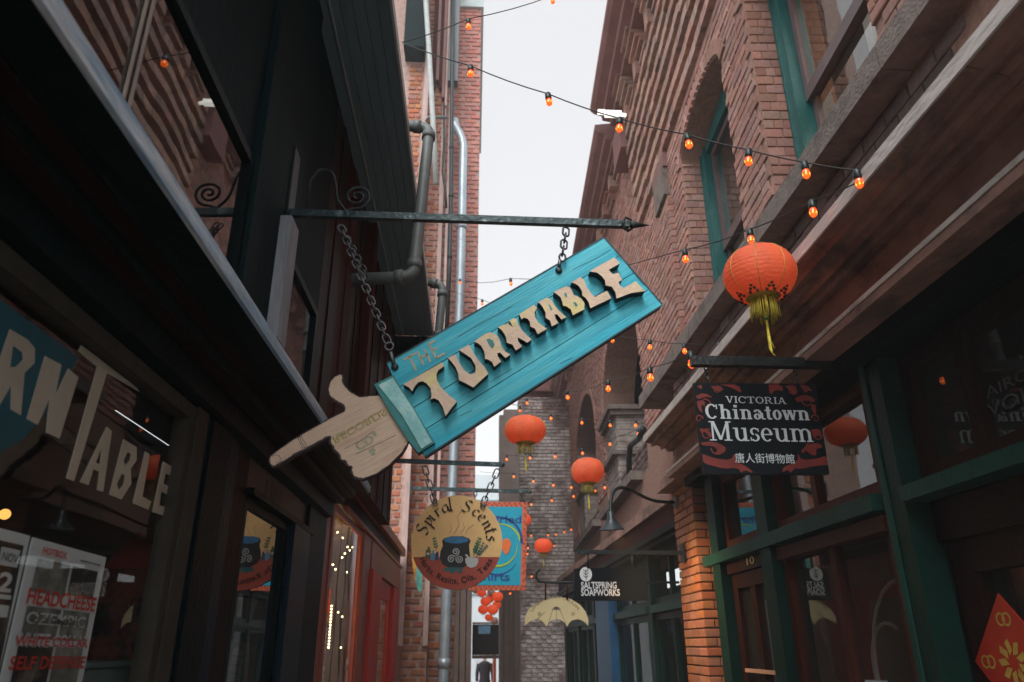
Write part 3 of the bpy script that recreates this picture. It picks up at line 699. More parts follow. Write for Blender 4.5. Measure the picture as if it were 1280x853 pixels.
# red diamond paper
dm = thing('red_diamond_paper', 'red diamond shaped good fortune paper with gold print hung over the right hand window', 'decoration', (1.62, 1.85, -.1))
D0 = P(1247, 742, x=1.522); Dl = P(1222, 827, x=1.522); Dr_y = D0.y - (Dl.y - D0.y) - .02
Dc = Vector((1.522, D0.y, Dl.z)); rr = abs(D0.z - Dl.z); ry_ = abs(Dl.y - D0.y)
ry_ = max(ry_, rr * .95)
b = MB(); dq = [D0, Vector((1.522, D0.y - ry_, Dl.z)), Vector((1.522, D0.y, Dl.z - rr)), Vector((1.522, D0.y + ry_, Dl.z))]
b.prism(dq, (.004, 0, 0)); b.build('paper', mat('red_paper', (.4, .02, .008), .5, .15, 6), dm)
gold = mat('gold_print', (.5, .33, .06), .5, .3, 20); cc = Vector((1.5205, D0.y, Dl.z))
for k in range(9):
    a = 2 * PI * k / 9; b = MB(); b.add([cc + Vector((0, math.cos(a + t) * rr * .3 * q, math.sin(a + t) * rr * .3 * q)) for t, q in ((-.3, .35), (-.2, 1), (.1, 1.15), (.35, .6))], [(0, 1, 2, 3)]); b.build('gold_petal', gold, dm)
for (dy, dz) in ((0, .62), (.6, 0), (-.6, 0), (0, -.62)):
    c2_ = cc + Vector((0, dy * rr, dz * rr))
    for q in (-.07, .07): b = MB(); stroke(b, [c2_ + Vector((0, q * rr + .09 * rr * math.cos(t * .7), .09 * rr * math.sin(t * .7))) for t in range(10)], .006, X_); b.build('gold_ring', gold, dm)
# small warm lamp inside
lm = thing('ceiling_lamp', 'small glowing warm lamp deep inside the right hand shop window', 'lamp', (2.5, 2.9, .3))
lp = P(1267, 695, x=2.4); b = MB(); b.sphere(lp, .03, 12, sc_=(1, 1, .6)); b.build('bulb', emis('warm_lamp', (1, .6, .2), 5), lm)
b = MB(); b.lathe(lp + Vector((0, 0, .02)), [(.05, 0), (.02, .04), (.004, .05), (.004, .2)], 12); b.build('shade', m_black, lm)
# ---- brick pier with gooseneck lamp
pr = thing('brick_pier', 'square orange brick pier beside the green shopfront, lit by the gooseneck lamp', 'pier', (1.5, 4.9, GZ))
b = MB(); b.box((1.412, 1.9), (4.742, 5.19), (GZ, .99)); b.build('core', m_mortar_dark, pr)
B5 = Bricks(pr, m_brick_pier); B5.plane(Vector((1.412, 0, 0)), Y_, Z_, -X_, (4.735, 5.2), (GZ, .99), bl=.14, bh=.045, mo=.008, depth=.014)
B5.plane(Vector((0, 4.742, 0)), X_, Z_, -Y_, (1.40, 1.62), (GZ, .99), bl=.14, bh=.045, mo=.008, depth=.012); B5.finish(290)
b = MB(); b.box((1.30, 1.9), (4.74, 5.25), (.992, 1.06)); b.build('cap', m_fascia, pr)
m_glass_d = glass('dim_shop_glass', extra=-.04, dirt=.0, gain=.3)
dp = thing('drain_pipe', 'black bent drain pipe coming out of the first dark arch above the cornice end', 'pipe', F(4.7, 1.9, .03))
b = MB(); q_ = [P(804, 536, pl=(F(0, 0, .05), FN)), P(799, 548, pl=(F(0, 0, .05), FN)), P(788, 557, pl=(F(0, 0, .05), FN)), P(786, 572, pl=(F(0, 0, .05), FN)), P(787, 610, pl=(F(0, 0, .05), FN))]; b.tube(q_, .03, 10); b.build('pipe', m_iron, dp)
# ---- soap shop front
s2 = thing('shopfront', 'dark soap shop front with a blue post, beyond the orange brick pier', 'shopfront', (1.7, 8, GZ))
X2 = 1.5
def bx2(name, m, x, y, z, label=None): return boxpart(name, m, s2, x, y, z, label)
bx2('fascia', m_darkred, (X2 - .07, X2 + .3), (5.2, 13), (.78, 1.0)); bx2('fascia_rail', m_fascia, (X2 - .10, X2 - .0701), (5.2, 13), (.95, 1.03)); bx2('fascia_rail', m_blackgreen, (X2 - .1, X2 - .0701), (5.2, 13), (.76, .81))
bx2('ceiling_board', m_blackgreen, (X2 - .07, X2 + .6), (5.2, 13), (.72, .77))
for (y0, y1, m) in ((5.21, 5.4, m_green), (6.55, 6.68, m_green), (9.7, 9.85, m_blackgreen), (11.2, 11.35, m_blackgreen), (12.7, 12.95, m_blackgreen)): bx2('post', m, (X2, X2 + .15), (y0, y1), (GZ, .72))
m_bluep = mat('blue_post_paint', (.01, .07, .16), .4, .2, 5); bx2('post', m_bluep, (X2 - .06, X2 + .1), (8.3, 9.2), (GZ, .72), 'blue painted post')
bx2('rail', m_greenl, (X2 - .02, X2 + .1), (5.41, 6.54), (.24, .3)); bx2('rail', m_greenl, (X2 - .02, X2 + .1), (6.69, 8.29), (.24, .3)); bx2('rail', m_green, (X2 - .02, X2 + .1), (9.21, 12.7), (.24, .3))
for (y0, y1) in ((5.41, 6.54), (6.69, 8.29), (9.21, 9.69), (9.86, 11.19), (11.36, 12.69)):
    for (z0, z1) in ((-1.0, .235), (.305, .715)):
        b = MB(); t = .05; xa = (X2 + .03, X2 + .07)
        b.box(xa, (y0, y0 + t), (z0, z1)); b.box(xa, (y1 - t, y1), (z0, z1)); b.box(xa, (y0 + t, y1 - t), (z1 - t, z1)); b.box(xa, (y0 + t, y1 - t), (z0, z0 + t)); b.box(xa, ((y0 + y1) / 2 - .02, (y0 + y1) / 2 + .02), (z0 + t, z1 - t))
        f_ = b.build('window', m_green, s2); b = MB(); x = X2 + .055; b.add([(x, y0 + t, z0 + t), (x, y1 - t, z0 + t), (x, y1 - t, z1 - t), (x, y0 + t, z1 - t)], [(3, 2, 1, 0)]); b.build('pane', m_glass_d, f_)
b = MB(); b.box((3, 3.05), (5.2, 13), (GZ, .8)); b.box((1.6, 3), (5.2, 5.25), (GZ, .72)); b.box((1.6, 3), (12.95, 13), (GZ, .72)); b.build('room', m_dark_in, s2)
b = MB(); q0 = P(808, 768, x=X2 + .5); b.box((q0.x, q0.x + .05), (q0.y - .5, q0.y + .3), (q0.z, q0.z + .1)); b.build('glowing_shelf', mat('glowing_yellow_board', (.7, .45, .12), .6, emit=(1, .6, .15), es=.25), s2)  # glow put into the shelf's own yellow as emission
# gooseneck lamp on the pier
gl = thing('gooseneck_lamp', 'black gooseneck barn lamp on a round plate high on the orange brick pier', 'wall lamp', P(845, 628, x=1.38))
a0 = P(846, 628, x=1.395); hd = P(766, 640, y=4.55)
b = MB(); b.lathe(a0 + X_ * .005, [(0, -.03), (.03, -.025), (.045, -.012), (.048, 0)], 16, axis=X_); b.build('wall_plate', mat('grey_iron', (.16, .15, .15), .5, .2, 20, .4), gl)
pth = [P(px, py, y=4.55 + (a0.y - 4.55) * t) for px, py, t in ((846, 628, 1), (832, 628, .9), (815, 626, .75), (800, 619, .6), (788, 612, .45), (776, 609, .3), (768, 612, .15), (764, 622, .05), (763, 640, 0))]
def smooth(p, it=2):
    for _ in range(it):
        q = [p[0]]
        for a, c in zip(p[:-1], p[1:]): q += [a * .75 + c * .25, a * .25 + c * .75]
        p = q + [p[-1]]
    return p
b = MB(); b.tube(smooth(pth), .011, 8); b.build('arm', m_iron, gl)
ax = Vector((.05, .1, -1)).normalized(); hp = P(763, 640, y=4.55)
b = MB(); b.lathe(hp, [(.0, -.01), (.02, 0), (.02, .035), (.025, .04), (.025, .045), (.05, .075), (.076, .105), (.079, .108), (.07, .103), (.035, .075), (.0, .07)], 24, axis=ax); b.build('shade', mat('blue_grey_enamel', (.03, .045, .055), .35, .2, 10), gl)
b = MB(); b.sphere(hp + ax * .085, .018, 12); b.build('bulb', emis('lamp_glow', (1, .7, .35), 5), gl)
l = bpy.data.lights.new('gooseneck_light', 'SPOT'); l.energy = 38; l.color = (1, .6, .28); l.spot_size = math.radians(125); l.spot_blend = .9; l.shadow_soft_size = .03
lo = bpy.data.objects.new('gooseneck_light', l); COL.objects.link(lo); lo.location = W(hp + ax * .135); lo.rotation_euler = Vector((-.85, -.12, 1)).to_track_quat('Z', 'Y').to_euler()
# ================================================================== LEFT: record shop front
XL = -.62
m_glass_r = glass('strongly_reflecting_glass', extra=.28, dirt=.0)
section(1.25)
ls = thing('shopfront', 'dark navy record shop front with a big lettered window and pale blue cornice edge', 'shopfront', (XL, 1.5, GZ))
def lb(name, m, x, y, z, parent=None, label=None, kind=None): return boxpart(name, m, parent or ls, x, y, z, label, kind)
# cornice from the window head out to the blue edge
b = MB(); prof = [(-.80, .636), (-.452, .636), (-.452, .607), (-.50, .602), (-.505, .585), (-.54, .58), (-.545, .56), (-.585, .56), (-.59, .50), (-.625, .49), (-.80, .49)]
extr(b, prof, -1.2, 3.18); b.build('cornice', m_blackgreen, ls)
lb('cornice_band', m_blackred, (-.583, -.548), (-1.2, 3.17), (.552, .562)); lb('cornice_band', m_blackred, (-.537, -.508), (-1.2, 3.17), (.576, .582))
lb('cornice_edge', m_blue_edge, (-.4505, -.441), (-1.2, 3.19), (.603, .632), label='weathered pale blue painted edge')
lb('cornice_top', m_darkwall, (-.80, -.455), (-1.2, 3.18), (.638, .65))
# window
def lframe(y0, y1, z0, z1, t=.03, x=(-.645, -.61), m=m_taupe, gl=m_glass_l, nm='window'):
    b = MB(); b.box(x, (y0, y0 + t), (z0, z1)); b.box(x, (y1 - t, y1), (z0, z1)); b.box(x, (y0 + t, y1 - t), (z1 - t, z1)); b.box(x, (y0 + t, y1 - t), (z0, z0 + t))
    o = b.build(nm, m, ls); xm = -.635 if x[0] == -.645 else (x[0] + x[1]) / 2
    b = MB(); b.add([(xm, y0 + t, z0 + t), (xm, y1 - t, z0 + t), (xm, y1 - t, z1 - t), (xm, y0 + t, z1 - t)], [(0, 1, 2, 3)]); b.build('pane', gl, o); return o
lframe(-.6, 1.60, -.95, .485, .03); lb('window_bead', m_taupe, (-.645, -.605), (1.603, 1.665), (GZ, .49))
lb('stall_riser', m_navy, (-.7, -.6), (-1.2, 1.6), (GZ, -.96)); lb('side_wall', m_navy, (-.8, -.62), (-1.2, -.61), (GZ, .49))
lb('post', m_navy, (-.66, -.612), (1.67, 1.93), (GZ, .49)); lb('post_edge', m_blackgreen, (-.6115, -.605), (1.70, 1.84), (GZ, .49)); lb('post', m_blackred, (-.66, -.62), (1.935, 2.06), (GZ, .49))
# door recess
lb('door_head', mat('brown_black_board', (.05, .03, .024), .5, .2, 6), (-.66, -.625), (2.065, 2.86), (.405, .49)); lb('head_moulding', m_blackgreen, (-.655, -.60), (2.065, 2.9), (.386, .404))
b = MB(); text(b, '101', Vector((-.622, 2.27, .418)), Vector((-.622, 2.46, .418)), Z_, .055); b.build('house_number', m_black, ls)
lframe(2.07, 2.58, GZ + .02, .384, .028, x=(-.64, -.622), m=m_blackgreen, nm='door', gl=m_glass_r); lb('post', m_navy, (-.68, -.60), (2.585, 2.84), (GZ, .384)); lb('post', m_blackgreen, (-.72, -.61), (2.845, 3.18), (GZ, .49))
b = MB(); b.box((-2.6, -2.55), (-1.2, 3.2), (GZ, .7)); b.box((-2.55, -.7), (1.95, 2.0), (GZ, .49)); b.box((-2.55, -.7), (3.15, 3.2), (GZ, .49)); b.box((-2.55, -.82), (-1.2, 3.2), (.495, .5)); b.box((-2.55, -.7), (-1.25, -1.2), (GZ, .7))
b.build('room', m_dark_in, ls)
# window lettering, painted on the glass
xg = -.633
def PL(cx_, cy_): return P(cx_ / 2.75, 350 + cy_ / 2.75, x=xg)
LW = {'R': ([(35, 170), (95, 205), (120, 235), (120, 285), (85, 320), (72, 465), (38, 445), (40, 360), (0, 430), (-25, 430), (-10, 300)], [[(45, 225), (78, 250), (80, 275), (55, 300), (35, 300)]]),
 'N': ([(155, 262), (212, 292), (190, 400), (235, 305), (270, 335), (205, 545), (160, 525), (172, 405), (130, 498), (93, 478)], []),
 'T': ([(280, 225), (380, 300), (470, 370), (480, 385), (368, 320), (255, 692), (230, 682), (335, 300), (270, 245)], []),
 'A': ([(368, 505), (385, 520), (355, 728), (335, 722), (343, 660), (322, 650), (305, 705), (277, 695)], [[(352, 570), (345, 635), (330, 628)]]),
 'B': ([(425, 548), (470, 575), (470, 620), (450, 650), (452, 700), (418, 755), (377, 738)], [[(440, 590), (452, 600), (448, 620), (430, 640), (425, 620)], [(420, 665), (432, 675), (425, 705), (408, 725), (402, 700)]]),
 'L': ([(500, 590), (515, 600), (490, 745), (520, 762), (510, 790), (458, 768)], []),
 'E': ([(562, 625), (605, 650), (600, 680), (570, 665), (562, 700), (590, 715), (585, 742), (555, 728), (548, 775), (582, 785), (575, 815), (525, 798)], []),
 'U': ([(-60, 95), (-20, 120), (-40, 330), (-90, 330)], [])}
m_wl = mat('cream_window_lettering', (.55, .5, .4), .5, .12, 8)
for k, (o_, h_) in LW.items():
    b = MB(); b.prism([PL(*p) for p in o_], (-.0015, 0, 0), holes=[[PL(*p) for p in h] for h in h_]); b.build('letter', m_wl, ls)
# teal painted poster panel behind the glass
#tp = thing('teal_banner', 'deep teal banner hung inside the record shop window behind the letters', 'banner', (-.7, 1.0, .3))
b = MB(); x = -.6338; q = [P(-40, 345, x=x), P(98, 447, x=x), P(72, 500, x=x), P(28, 550, x=x), P(-60, 600, x=x)]; b.prism(q, (-.001, 0, 0)); b.build('painted_panel', mat('teal_cloth', (.008, .1, .14), .6, .3, 5), ls)
# posters
def poster(name, label, cat, px, paint):
    t = thing(name, label, cat, P(*px[3], x=-.66)); q = [P(*p, x=-.66) for p in px]; b = MB(); b.prism(q, (-.003, 0, 0)); b.build('paper', mat('poster_paper', (.88, .9, .92), .6, .06, 5), t)
    x = -.6585
    def at(u, v, dx=0): return Vector((x + dx, 0, 0)) + (q[0] + (q[1] - q[0]) * u + (q[3] - q[0]) * v) * 1 - Vector((q[0].x, 0, 0))
    paint(t, at); return t
m_pgrey = mat('poster_photo_grey', (.2, .19, .17), .6, .7, 14, c2=(.3, .29, .26), c2amt=.6, c2scale=11); m_pdark = mat('poster_photo_dark', (.03, .025, .025), .6, .6, 14, c2=(.16, .13, .11), c2amt=.4, c2scale=12)
m_pred = mat('poster_red', (.75, .05, .03), .5, .1, 6); m_pblack = mat('poster_black', (.02, .02, .025), .6, .1, 6)
def paint1(t, at):
    b = MB()
    for (u0, u1, v0, v1, mi) in ((.09, .5, .12, .33, 0), (.53, .9, .12, .32, 1), (.09, .5, .42, .62, 0), (.53, .9, .42, .62, 0), (.09, .5, .66, .93, 1), (.53, .9, .66, .93, 0)):
        b.add([at(u0, v1), at(u1, v1), at(u1, v0), at(u0, v0)], [(0, 1, 2, 3)], mi)
    b.build('photo', [m_pgrey, m_pdark], t)
    up = at(0, 0) - at(0, 1); Hh = up.length
    for s_, u0, u1, v, h, m, dx in (('HEADCHEESE', .06, .95, .405, .1, m_pred, .001), ('OZEMPIC', .1, .85, .525, .075, m_white, .001), ('WHITE COLLAR', .02, .95, .665, .085, m_white, .001), ('WHITE COLLAR', .03, .94, .66, .06, m_pred, .0016), ('SELF DEFENSE', .03, .96, .80, .08, m_pred, .001), ('HOTBOX', .12, .42, .085, .045, m_pred, .001), ('OZEMPIC', .12, .83, .518, .04, m_pgrey, .0016)):
        b = MB(); text(b, s_, at(u0, v, dx), at(u1, v, dx), up, h * Hh, offset=.02); b.build('lettering', m, t)
    b = MB(); b.add([at(.62, .075), at(.92, .075), at(.92, .065), at(.62, .065)], [(0, 1, 2, 3)]); b.build('small_print', m_pgrey, t)
poster('gig_poster', 'white bordered gig poster with red band names taped inside the record shop window', 'poster', ((42, 672), (133, 697), (93, 903), (-6, 882)), paint1)
def paint2(t, at):
    up = at(0, 0) - at(0, 1); Hh = up.length; b = MB(); b.add([at(.05, 1.0), at(.92, 1.0), at(.92, .08), at(.05, .08)], [(0, 1, 2, 3)]); b.build('photo', m_pdark, t)
    b = MB(); b.add([at(.62, .24, .0008), at(.88, .24, .0008), at(.88, .12, .0008), at(.62, .12, .0008)], [(0, 1, 2, 3)])
    b.add([at(.45, .58, .0008), at(.88, .58, .0008), at(.88, .50, .0008), at(.45, .50, .0008)], [(0, 1, 2, 3)])
    b.add([at(.62, .46, .0008), at(.88, .46, .0008), at(.88, .43, .0008), at(.62, .43, .0008)], [(0, 1, 2, 3)]); b.build('label', m_white, t)
    b = MB(); text(b, 'NOV', at(.65, .21, .0016), at(.86, .21, .0016), up, .06 * Hh); b.build('lettering', m_pblack, t)
    b = MB(); text(b, '2', at(.66, .41, .0016), at(.85, .41, .0016), up, .13 * Hh, offset=.03); b.build('lettering', m_white, t)
poster('gig_poster', 'black and white gig poster dated NOV 2 in the record shop window', 'poster', ((-60, 645), (38, 670), (-10, 878), (-110, 860)), paint2)
# mannequin torso in a dark red print shirt
mn = thing('dress_form', 'dark draped dress form with a red collar behind the record shop glass', 'mannequin', (-.8, 1.5, -.6))
c0 = P(172, 760, x=-.78); b = MB(); b.lathe(c0 + Vector((0, 0, -.35)), [(.0, 0), (.09, 0), (.1, .1), (.105, .25), (.1, .36), (.08, .43), (.045, .48), (.03, .52), (0, .53)], 20); b.build('body', mat('dark_red_cloth', (.2, .05, .03), .8, .5, 9, .5, 20, c2=(.02, .015, .015), c2amt=.5, c2scale=8), mn)
b = MB(); b.lathe(c0 + Vector((0, 0, .08)), [(.09, 0), (.075, .03), (.05, .07), (.06, .03)], 16); b.build('collar', mat('red_trim_cloth', (.35, .05, .03), .7), mn)
tb = thing('clear_tub', 'translucent white lidded tub at the bottom of the record shop window', 'container', (-.68, 1.4, -.2))
b = MB(); q = [P(110, 828, x=-.69), P(174, 825, x=-.69)]; zz = q[0].z; b.box((-.80, -.69), (q[0].y, q[1].y), (zz - .16, zz - .012)); b.box((-.805, -.685), (q[0].y - .006, q[1].y + .006), (zz - .01, zz)); b.build('tub', mat('milky_plastic', (.2, .25, .24), .3, .2, 8), tb)
wl2 = thing('globe_lamp', 'small warm glowing globe lamp at the far left inside the record shop', 'lamp', (-1.2, 1.3, .3))
b = MB(); b.sphere(P(6, 643, x=-1.05), .012, 12); b.build('globe', emis('warm_globe', (1, .45, .1), .9), wl2)
# paper notices behind the door glass
nc = thing('not_closed_notice', 'grey NOT CLOSED notice board behind the recessed glass door', 'sign', (-.67, 2.4, 0))
q = [P(293, 745, x=-.645), P(330, 752, x=-.645), P(325, 785, x=-.645), P(291, 777, x=-.645)]; b = MB(); b.prism(q, (-.004, 0, 0)); b.build('board', mat('grey_card', (.12, .12, .11), .7), nc)
b = MB(); text(b, 'NOT CLOSED', q[3] * .8 + q[0] * .2 + X_ * .002, q[2] * .8 + q[1] * .2 + X_ * .002, Z_, .032); b.build('lettering', m_black, nc)
nc = thing('notice_sheet', 'dim printed opening times sheet low on the recessed glass door', 'notice', (-.67, 2.4, -.2))
q = [P(289, 800, x=-.645), P(322, 806, x=-.645), P(314, 870, x=-.645), P(278, 862, x=-.645)]; b = MB(); b.prism(q, (-.003, 0, 0)); b.build('paper', mat('brown_grey_paper', (.09, .07, .06), .7), nc)
b = MB()
for i in range(5):
    v = .15 + i * .17; a_ = q[0] + (q[3] - q[0]) * v + X_ * .001; c_ = q[1] + (q[2] - q[1]) * v + X_ * .001; b.add([a_ + (c_ - a_) * .1, a_ + (c_ - a_) * .5, a_ + (c_ - a_) * .5 - Z_ * .018, a_ + (c_ - a_) * .1 - Z_ * .018], [(3, 2, 1, 0)])
b.build('print', mat('faded_print', (.2, .17, .13), .7), nc)

# ================================================================== LEFT: upper storey over the shop
XU = -.73
section(.85)
us = thing('timber_upper_storey', 'dark teal boarded upper storey with a slate grey soffit over the left shops', 'building', (XU, 3, .72))
def ub(name, m, x, y, z, label=None, kind=None): return boxpart(name, m, us, x, y, z, label, kind)
m_taupe2 = mat('pale_taupe_bar', (.4, .33, .28))
# tall glazing between y .3 and 1.72, posts, then a second light
def uframe(y0, y1, z0, z1, t=.03, mull=()):
    x = (XU - .03, XU + .015); b = MB(); b.box(x, (y0, y0 + t), (z0, z1)); b.box(x, (y1 - t, y1), (z0, z1)); b.box(x, (y0 + t, y1 - t), (z1 - t, z1)); b.box(x, (y0 + t, y1 - t), (z0, z0 + t))
    o = b.build('window', m_blackgreen, us)
    for q in mull: b = MB(); b.box((XU + .002, XU + .008), (q - .0022, q + .0022), (z0 + t, z1 - t)); b.build('glazing_bar', m_taupe2, o)
    b = MB(); b.add([(XU, y0 + t, z0 + t), (XU, y1 - t, z0 + t), (XU, y1 - t, z1 - t), (XU, y0 + t, z1 - t)], [(0, 1, 2, 3)]); b.build('pane', m_glass_m, o)
m_glass_m = glass('mirror_like_dark_glass', extra=.09, dirt=.0)
uframe(-.6, 2.02, .955, 1.44, mull=(P(190, 0, x=XU).y, P(181, 0, x=XU).y)); uframe(2.56, 3.1, .955, 1.40)
ub('wall_boards', m_darkwall, (XU - .08, XU + .005), (-1.2, 2.022), (1.443, 2.6)); ub('corner_post', m_darkwall, (XU - .08, XU + .03), (2.025, 2.30), (.952, 2.6))
ub('pilaster_board', m_greypost, (-.70, -.66), (2.31, 2.42), (.952, 1.42), 'weathered grey painted upright board'); ub('corner_post', m_darkwall, (XU - .08, -.701), (2.305, 2.555), (.952, 2.6))
ub('wall_boards', m_darkwall, (XU - .08, XU + .005), (2.56, 3.12), (1.405, 2.6))
for i in range(18):
    y0 = 3.13 + i * .19; ub('wall_board', m_darkred if i % 5 in (2, 3) else m_blackred, (XU - .08, XU + .004 + (i % 2) * .006), (y0, y0 + .184), (.96, 2.6))
ub('corner_post', m_darkred, (XU - .05, XU + .06), (4.3, 4.42), (.96, 2.6))
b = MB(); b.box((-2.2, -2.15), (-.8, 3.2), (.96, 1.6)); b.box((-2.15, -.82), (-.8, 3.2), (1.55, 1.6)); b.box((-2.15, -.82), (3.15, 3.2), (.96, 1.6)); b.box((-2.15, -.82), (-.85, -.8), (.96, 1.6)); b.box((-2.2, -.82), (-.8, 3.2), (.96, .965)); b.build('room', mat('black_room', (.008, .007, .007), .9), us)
# soffit of boards
SX0, SX1, SH_ = -.725, -.395, 2.6; nb = 6; wdt = (SX1 - SX0) / nb
for i in range(nb):
    ub('soffit_board', m_soffit, (SX0 + i * wdt, SX0 + (i + 1) * wdt - .0025), (-1.2, 6.25), (SH_ + (.002 if i % 2 else 0), SH_ + .03))
ub('soffit_bead', m_gutter, (-.661, -.655), (-1.2, 6.24), (SH_ - .006, SH_ - .0005)); ub('eave_edge', m_gutter, (SX1 - .002, SX1 + .010), (-1.2, 6.26), (SH_ - .004, SH_ + .06))
ub('eave_top', m_darkwall, (XU - .08, SX1 - .003), (-1.2, 6.25), (SH_ + .032, SH_ + .07)); ub('end_board', m_darkwall, (XU - .08, SX1 - .01), (6.251, 6.27), (2.35, SH_))

section(1.25)
# ================================================================== LEFT: red shopfront
m_shopred = mat('brick_red_gloss_paint', (.36, .08, .045), .35, .2, 6, .3, 50)
rs = thing('shopfront', 'red framed shopfront with fairy lights in its window, beyond the record shop', 'shopfront', (XL, 5, GZ))
def rbx(name, m, x, y, z, parent=None, label=None): return boxpart(name, m, parent or rs, x, y, z, label)
rbx('post', m_shopred, (-.68, -.622), (3.2, 3.34), (GZ, .62)); rbx('post', m_shopred, (-.66, -.616), (3.345, 3.39), (GZ, .60)) 
rbx('fascia', m_maroon, (-.70, -.615), (3.2, 6.55), (.62, .74)); rbx('fascia_moulding', m_shopred, (-.61, -.575), (3.2, 6.57), (.70, .76)); rbx('fascia_moulding', m_shopred, (-.612, -.595), (3.59, 6.56), (.598, .618))
def rframe(y0, y1, z0, z1, t, m, nm='window', gl=True):
    x = (-.645, -.622); b = MB(); b.box(x, (y0, y0 + t), (z0, z1)); b.box(x, (y1 - t, y1), (z0, z1)); b.box(x, (y0 + t, y1 - t), (z1 - t, z1)); b.box(x, (y0 + t, y1 - t), (z0, z0 + t)); o = b.build(nm, m, rs)
    b = MB(); b.add([(-.63, y0 + t, z0 + t), (-.63, y1 - t, z0 + t), (-.63, y1 - t, z1 - t), (-.63, y0 + t, z1 - t)], [(0, 1, 2, 3)]); b.build('pane', m_glass_r, o); return o
rframe(3.395, 4.30, -.8, .595, .03, m_shopred); rbx('post', m_shopred, (-.67, -.61), (4.31, 4.62), (GZ, .595)); rbx('post', m_red, (-.66, -.59), (4.63, 5.1), (GZ, .42)); rbx('head_panel', m_shopred, (-.66, -.605), (4.63, 6.5), (.43, .595))
d = rframe(5.12, 6.0, GZ, .42, .12, m_red, 'door'); rbx('door_stripe', mat('yellow_door_edge', (.5, .25, .03), .5), (-.62, -.60), (5.0, 5.09), (GZ, .36), None); rbx('post', m_red, (-.66, -.60), (6.02, 6.5), (GZ, .42))
rbx('stall_riser', m_maroon, (-.68, -.61), (3.59, 4.33), (GZ, -.81))
b = MB(); b.box((-2.4, -2.35), (3.2, 6.5), (GZ, .7)); b.box((-2.35, -.7), (6.45, 6.5), (GZ, .7)); b.box((-2.35, -.7), (3.2, 3.25), (GZ, .7)); b.box((-2.35, -.7), (3.2, 6.5), (.62, .65)); b.build('room', mat('cream_room_wall', (.45, .33, .2), .8), rs)
fl = thing('fairy_lights', 'string of tiny warm fairy lights round the red shop window', 'string lights', (-.68, 4.0, .5))
fe = emis('fairy_glow', (1, .72, .35), 12); pts = [(408, 655), (417, 662), (425, 668), (433, 676), (440, 690), (443, 695), (436, 700), (432, 706), (447, 690), (449, 706), (422, 725), (418, 718), (439, 728)] + [(416 - .35 * i, 782 + 5 * i) for i in range(14)] + [(432, 796), (430, 843), (426, 790)]
wp = [P(px, py, x=-.69) for px, py in pts]
b = MB(); b.tube(wp[:13], .0012, 4); b.tube(wp[13:27], .0012, 4); b.build('wire', m_wire, fl)
fm = None
for q in wp:
    if fm is None: b = MB(); b.sphere(q, .0055, 6); o = b.build('fairy_bulb', fe, fl); fm = (o, q)
    else: o = fm[0].copy(); COL.objects.link(o); o.location = (q - fm[1]) * S
l = bpy.data.lights.new('shop_lamp', 'POINT'); l.energy = 22; l.color = (1, .66, .3); l.shadow_soft_size = .1; lo = bpy.data.objects.new('shop_lamp', l); COL.objects.link(lo); lo.location = W((-1.1, 4.1, .3))
cb = thing('display_panel', 'self glowing cream display panel standing inside the fairy light window', 'display', (-.9, 4, -.6)); b = MB()
for i in range(3): b.box((-.86 - .01 * i, -.85 - .01 * i), (3.95 + .16 * i, 4.09 + .16 * i), (-.9, -.02 - .01 * i))
b.build('panel', mat('glowing_cream_panel', (.8, .65, .35), .6, .1, 4, emit=(1, .7, .3), es=.15), cb)  # warm shop light put into the panel colour as emission

# ================================================================== LEFT: brick building seen face-on beyond
lbk = thing('brick_building', 'tall narrow orange brick building with pale trims and drain pipes on the left', 'building', (-.5, 6.8, GZ))
def xa(px, y, py=250): return P(px, py, y=y).x
y1_, y2_, y3_ = 6.7, 6.95, 7.2
x1 = xa(524, y1_); x2 = xa(553, y2_); x3 = P(598.5, 250, y=y3_).x; ztop = P(585, 12, y=y3_).z
b = MB(); b.box((-1.2, x1), (y1_, y1_ + .3), (GZ, 9.5)); b.box((x1 - .02, x2), (y2_, y2_ + .3), (GZ, 9.5)); b.box((x2 - .2, x3), (y3_, y3_ + 5), (1.3, ztop)); b.box((x2 - .2, P(590, 700, y=y3_).x), (y3_ + .3, y3_ + 5), (.9, 1.3)); b.box((x2 - .2, P(588, 700, y=y3_).x), (y3_, y3_ + 1), (GZ, .899)); b.build('wall', mat('mortar_light', (.45, .31, .27), .95, .3, 20, .6, 120), lbk)
B6 = Bricks(lbk, m_brick_lit)
zt1 = P(515, 78, y=y1_).z
B6.plane(Vector((0, y1_, 0)), X_, Z_, -Y_, (-.80, x1 - .03), (GZ, zt1), bl=.17, bh=.055, mo=.009, depth=.014)
B6.plane(Vector((0, y2_, 0)), X_, Z_, -Y_, (x1, x2), (GZ, 9), bl=.17, bh=.055, mo=.009, depth=.014)
B6.finish(290)
l3 = thing('brick_wall_face', 'pinkish red brick wall of the tall building with a pale coping, behind the silver downspout', 'brick wall', (x2, y3_, GZ))
B7 = Bricks(l3, m_brick_pink); B7.plane(Vector((0, y3_, 0)), X_, Z_, -Y_, (x2 - .15, x3), (.9, ztop), bl=.17, bh=.055, mo=.007, depth=.014); B7.finish(290)
l4 = thing('brick_wall_face', 'bright orange brick wall base behind the lower downspout under the round sign', 'brick wall', (x2, y3_, GZ))
B8 = Bricks(l4, m_brick_lit); B8.plane(Vector((0, y3_, 0)), X_, Z_, -Y_, (-.62, x3 - .12), (GZ, .9), bl=.2, bh=.062, mo=.012, depth=.014); B8.finish(200)
b = MB(); b.box((-.62, x2 - .15), (y3_, y3_ + .2), (GZ, .95)); b.build('wall', m_mortar, l4)
b = MB(); b.box((x2 - .1, x3 + .03), (y3_ - .05, y3_ + 3), (ztop, ztop + .12)); b.build('coping', mat('pale_coping', (.5, .6, .6), .6), l3)
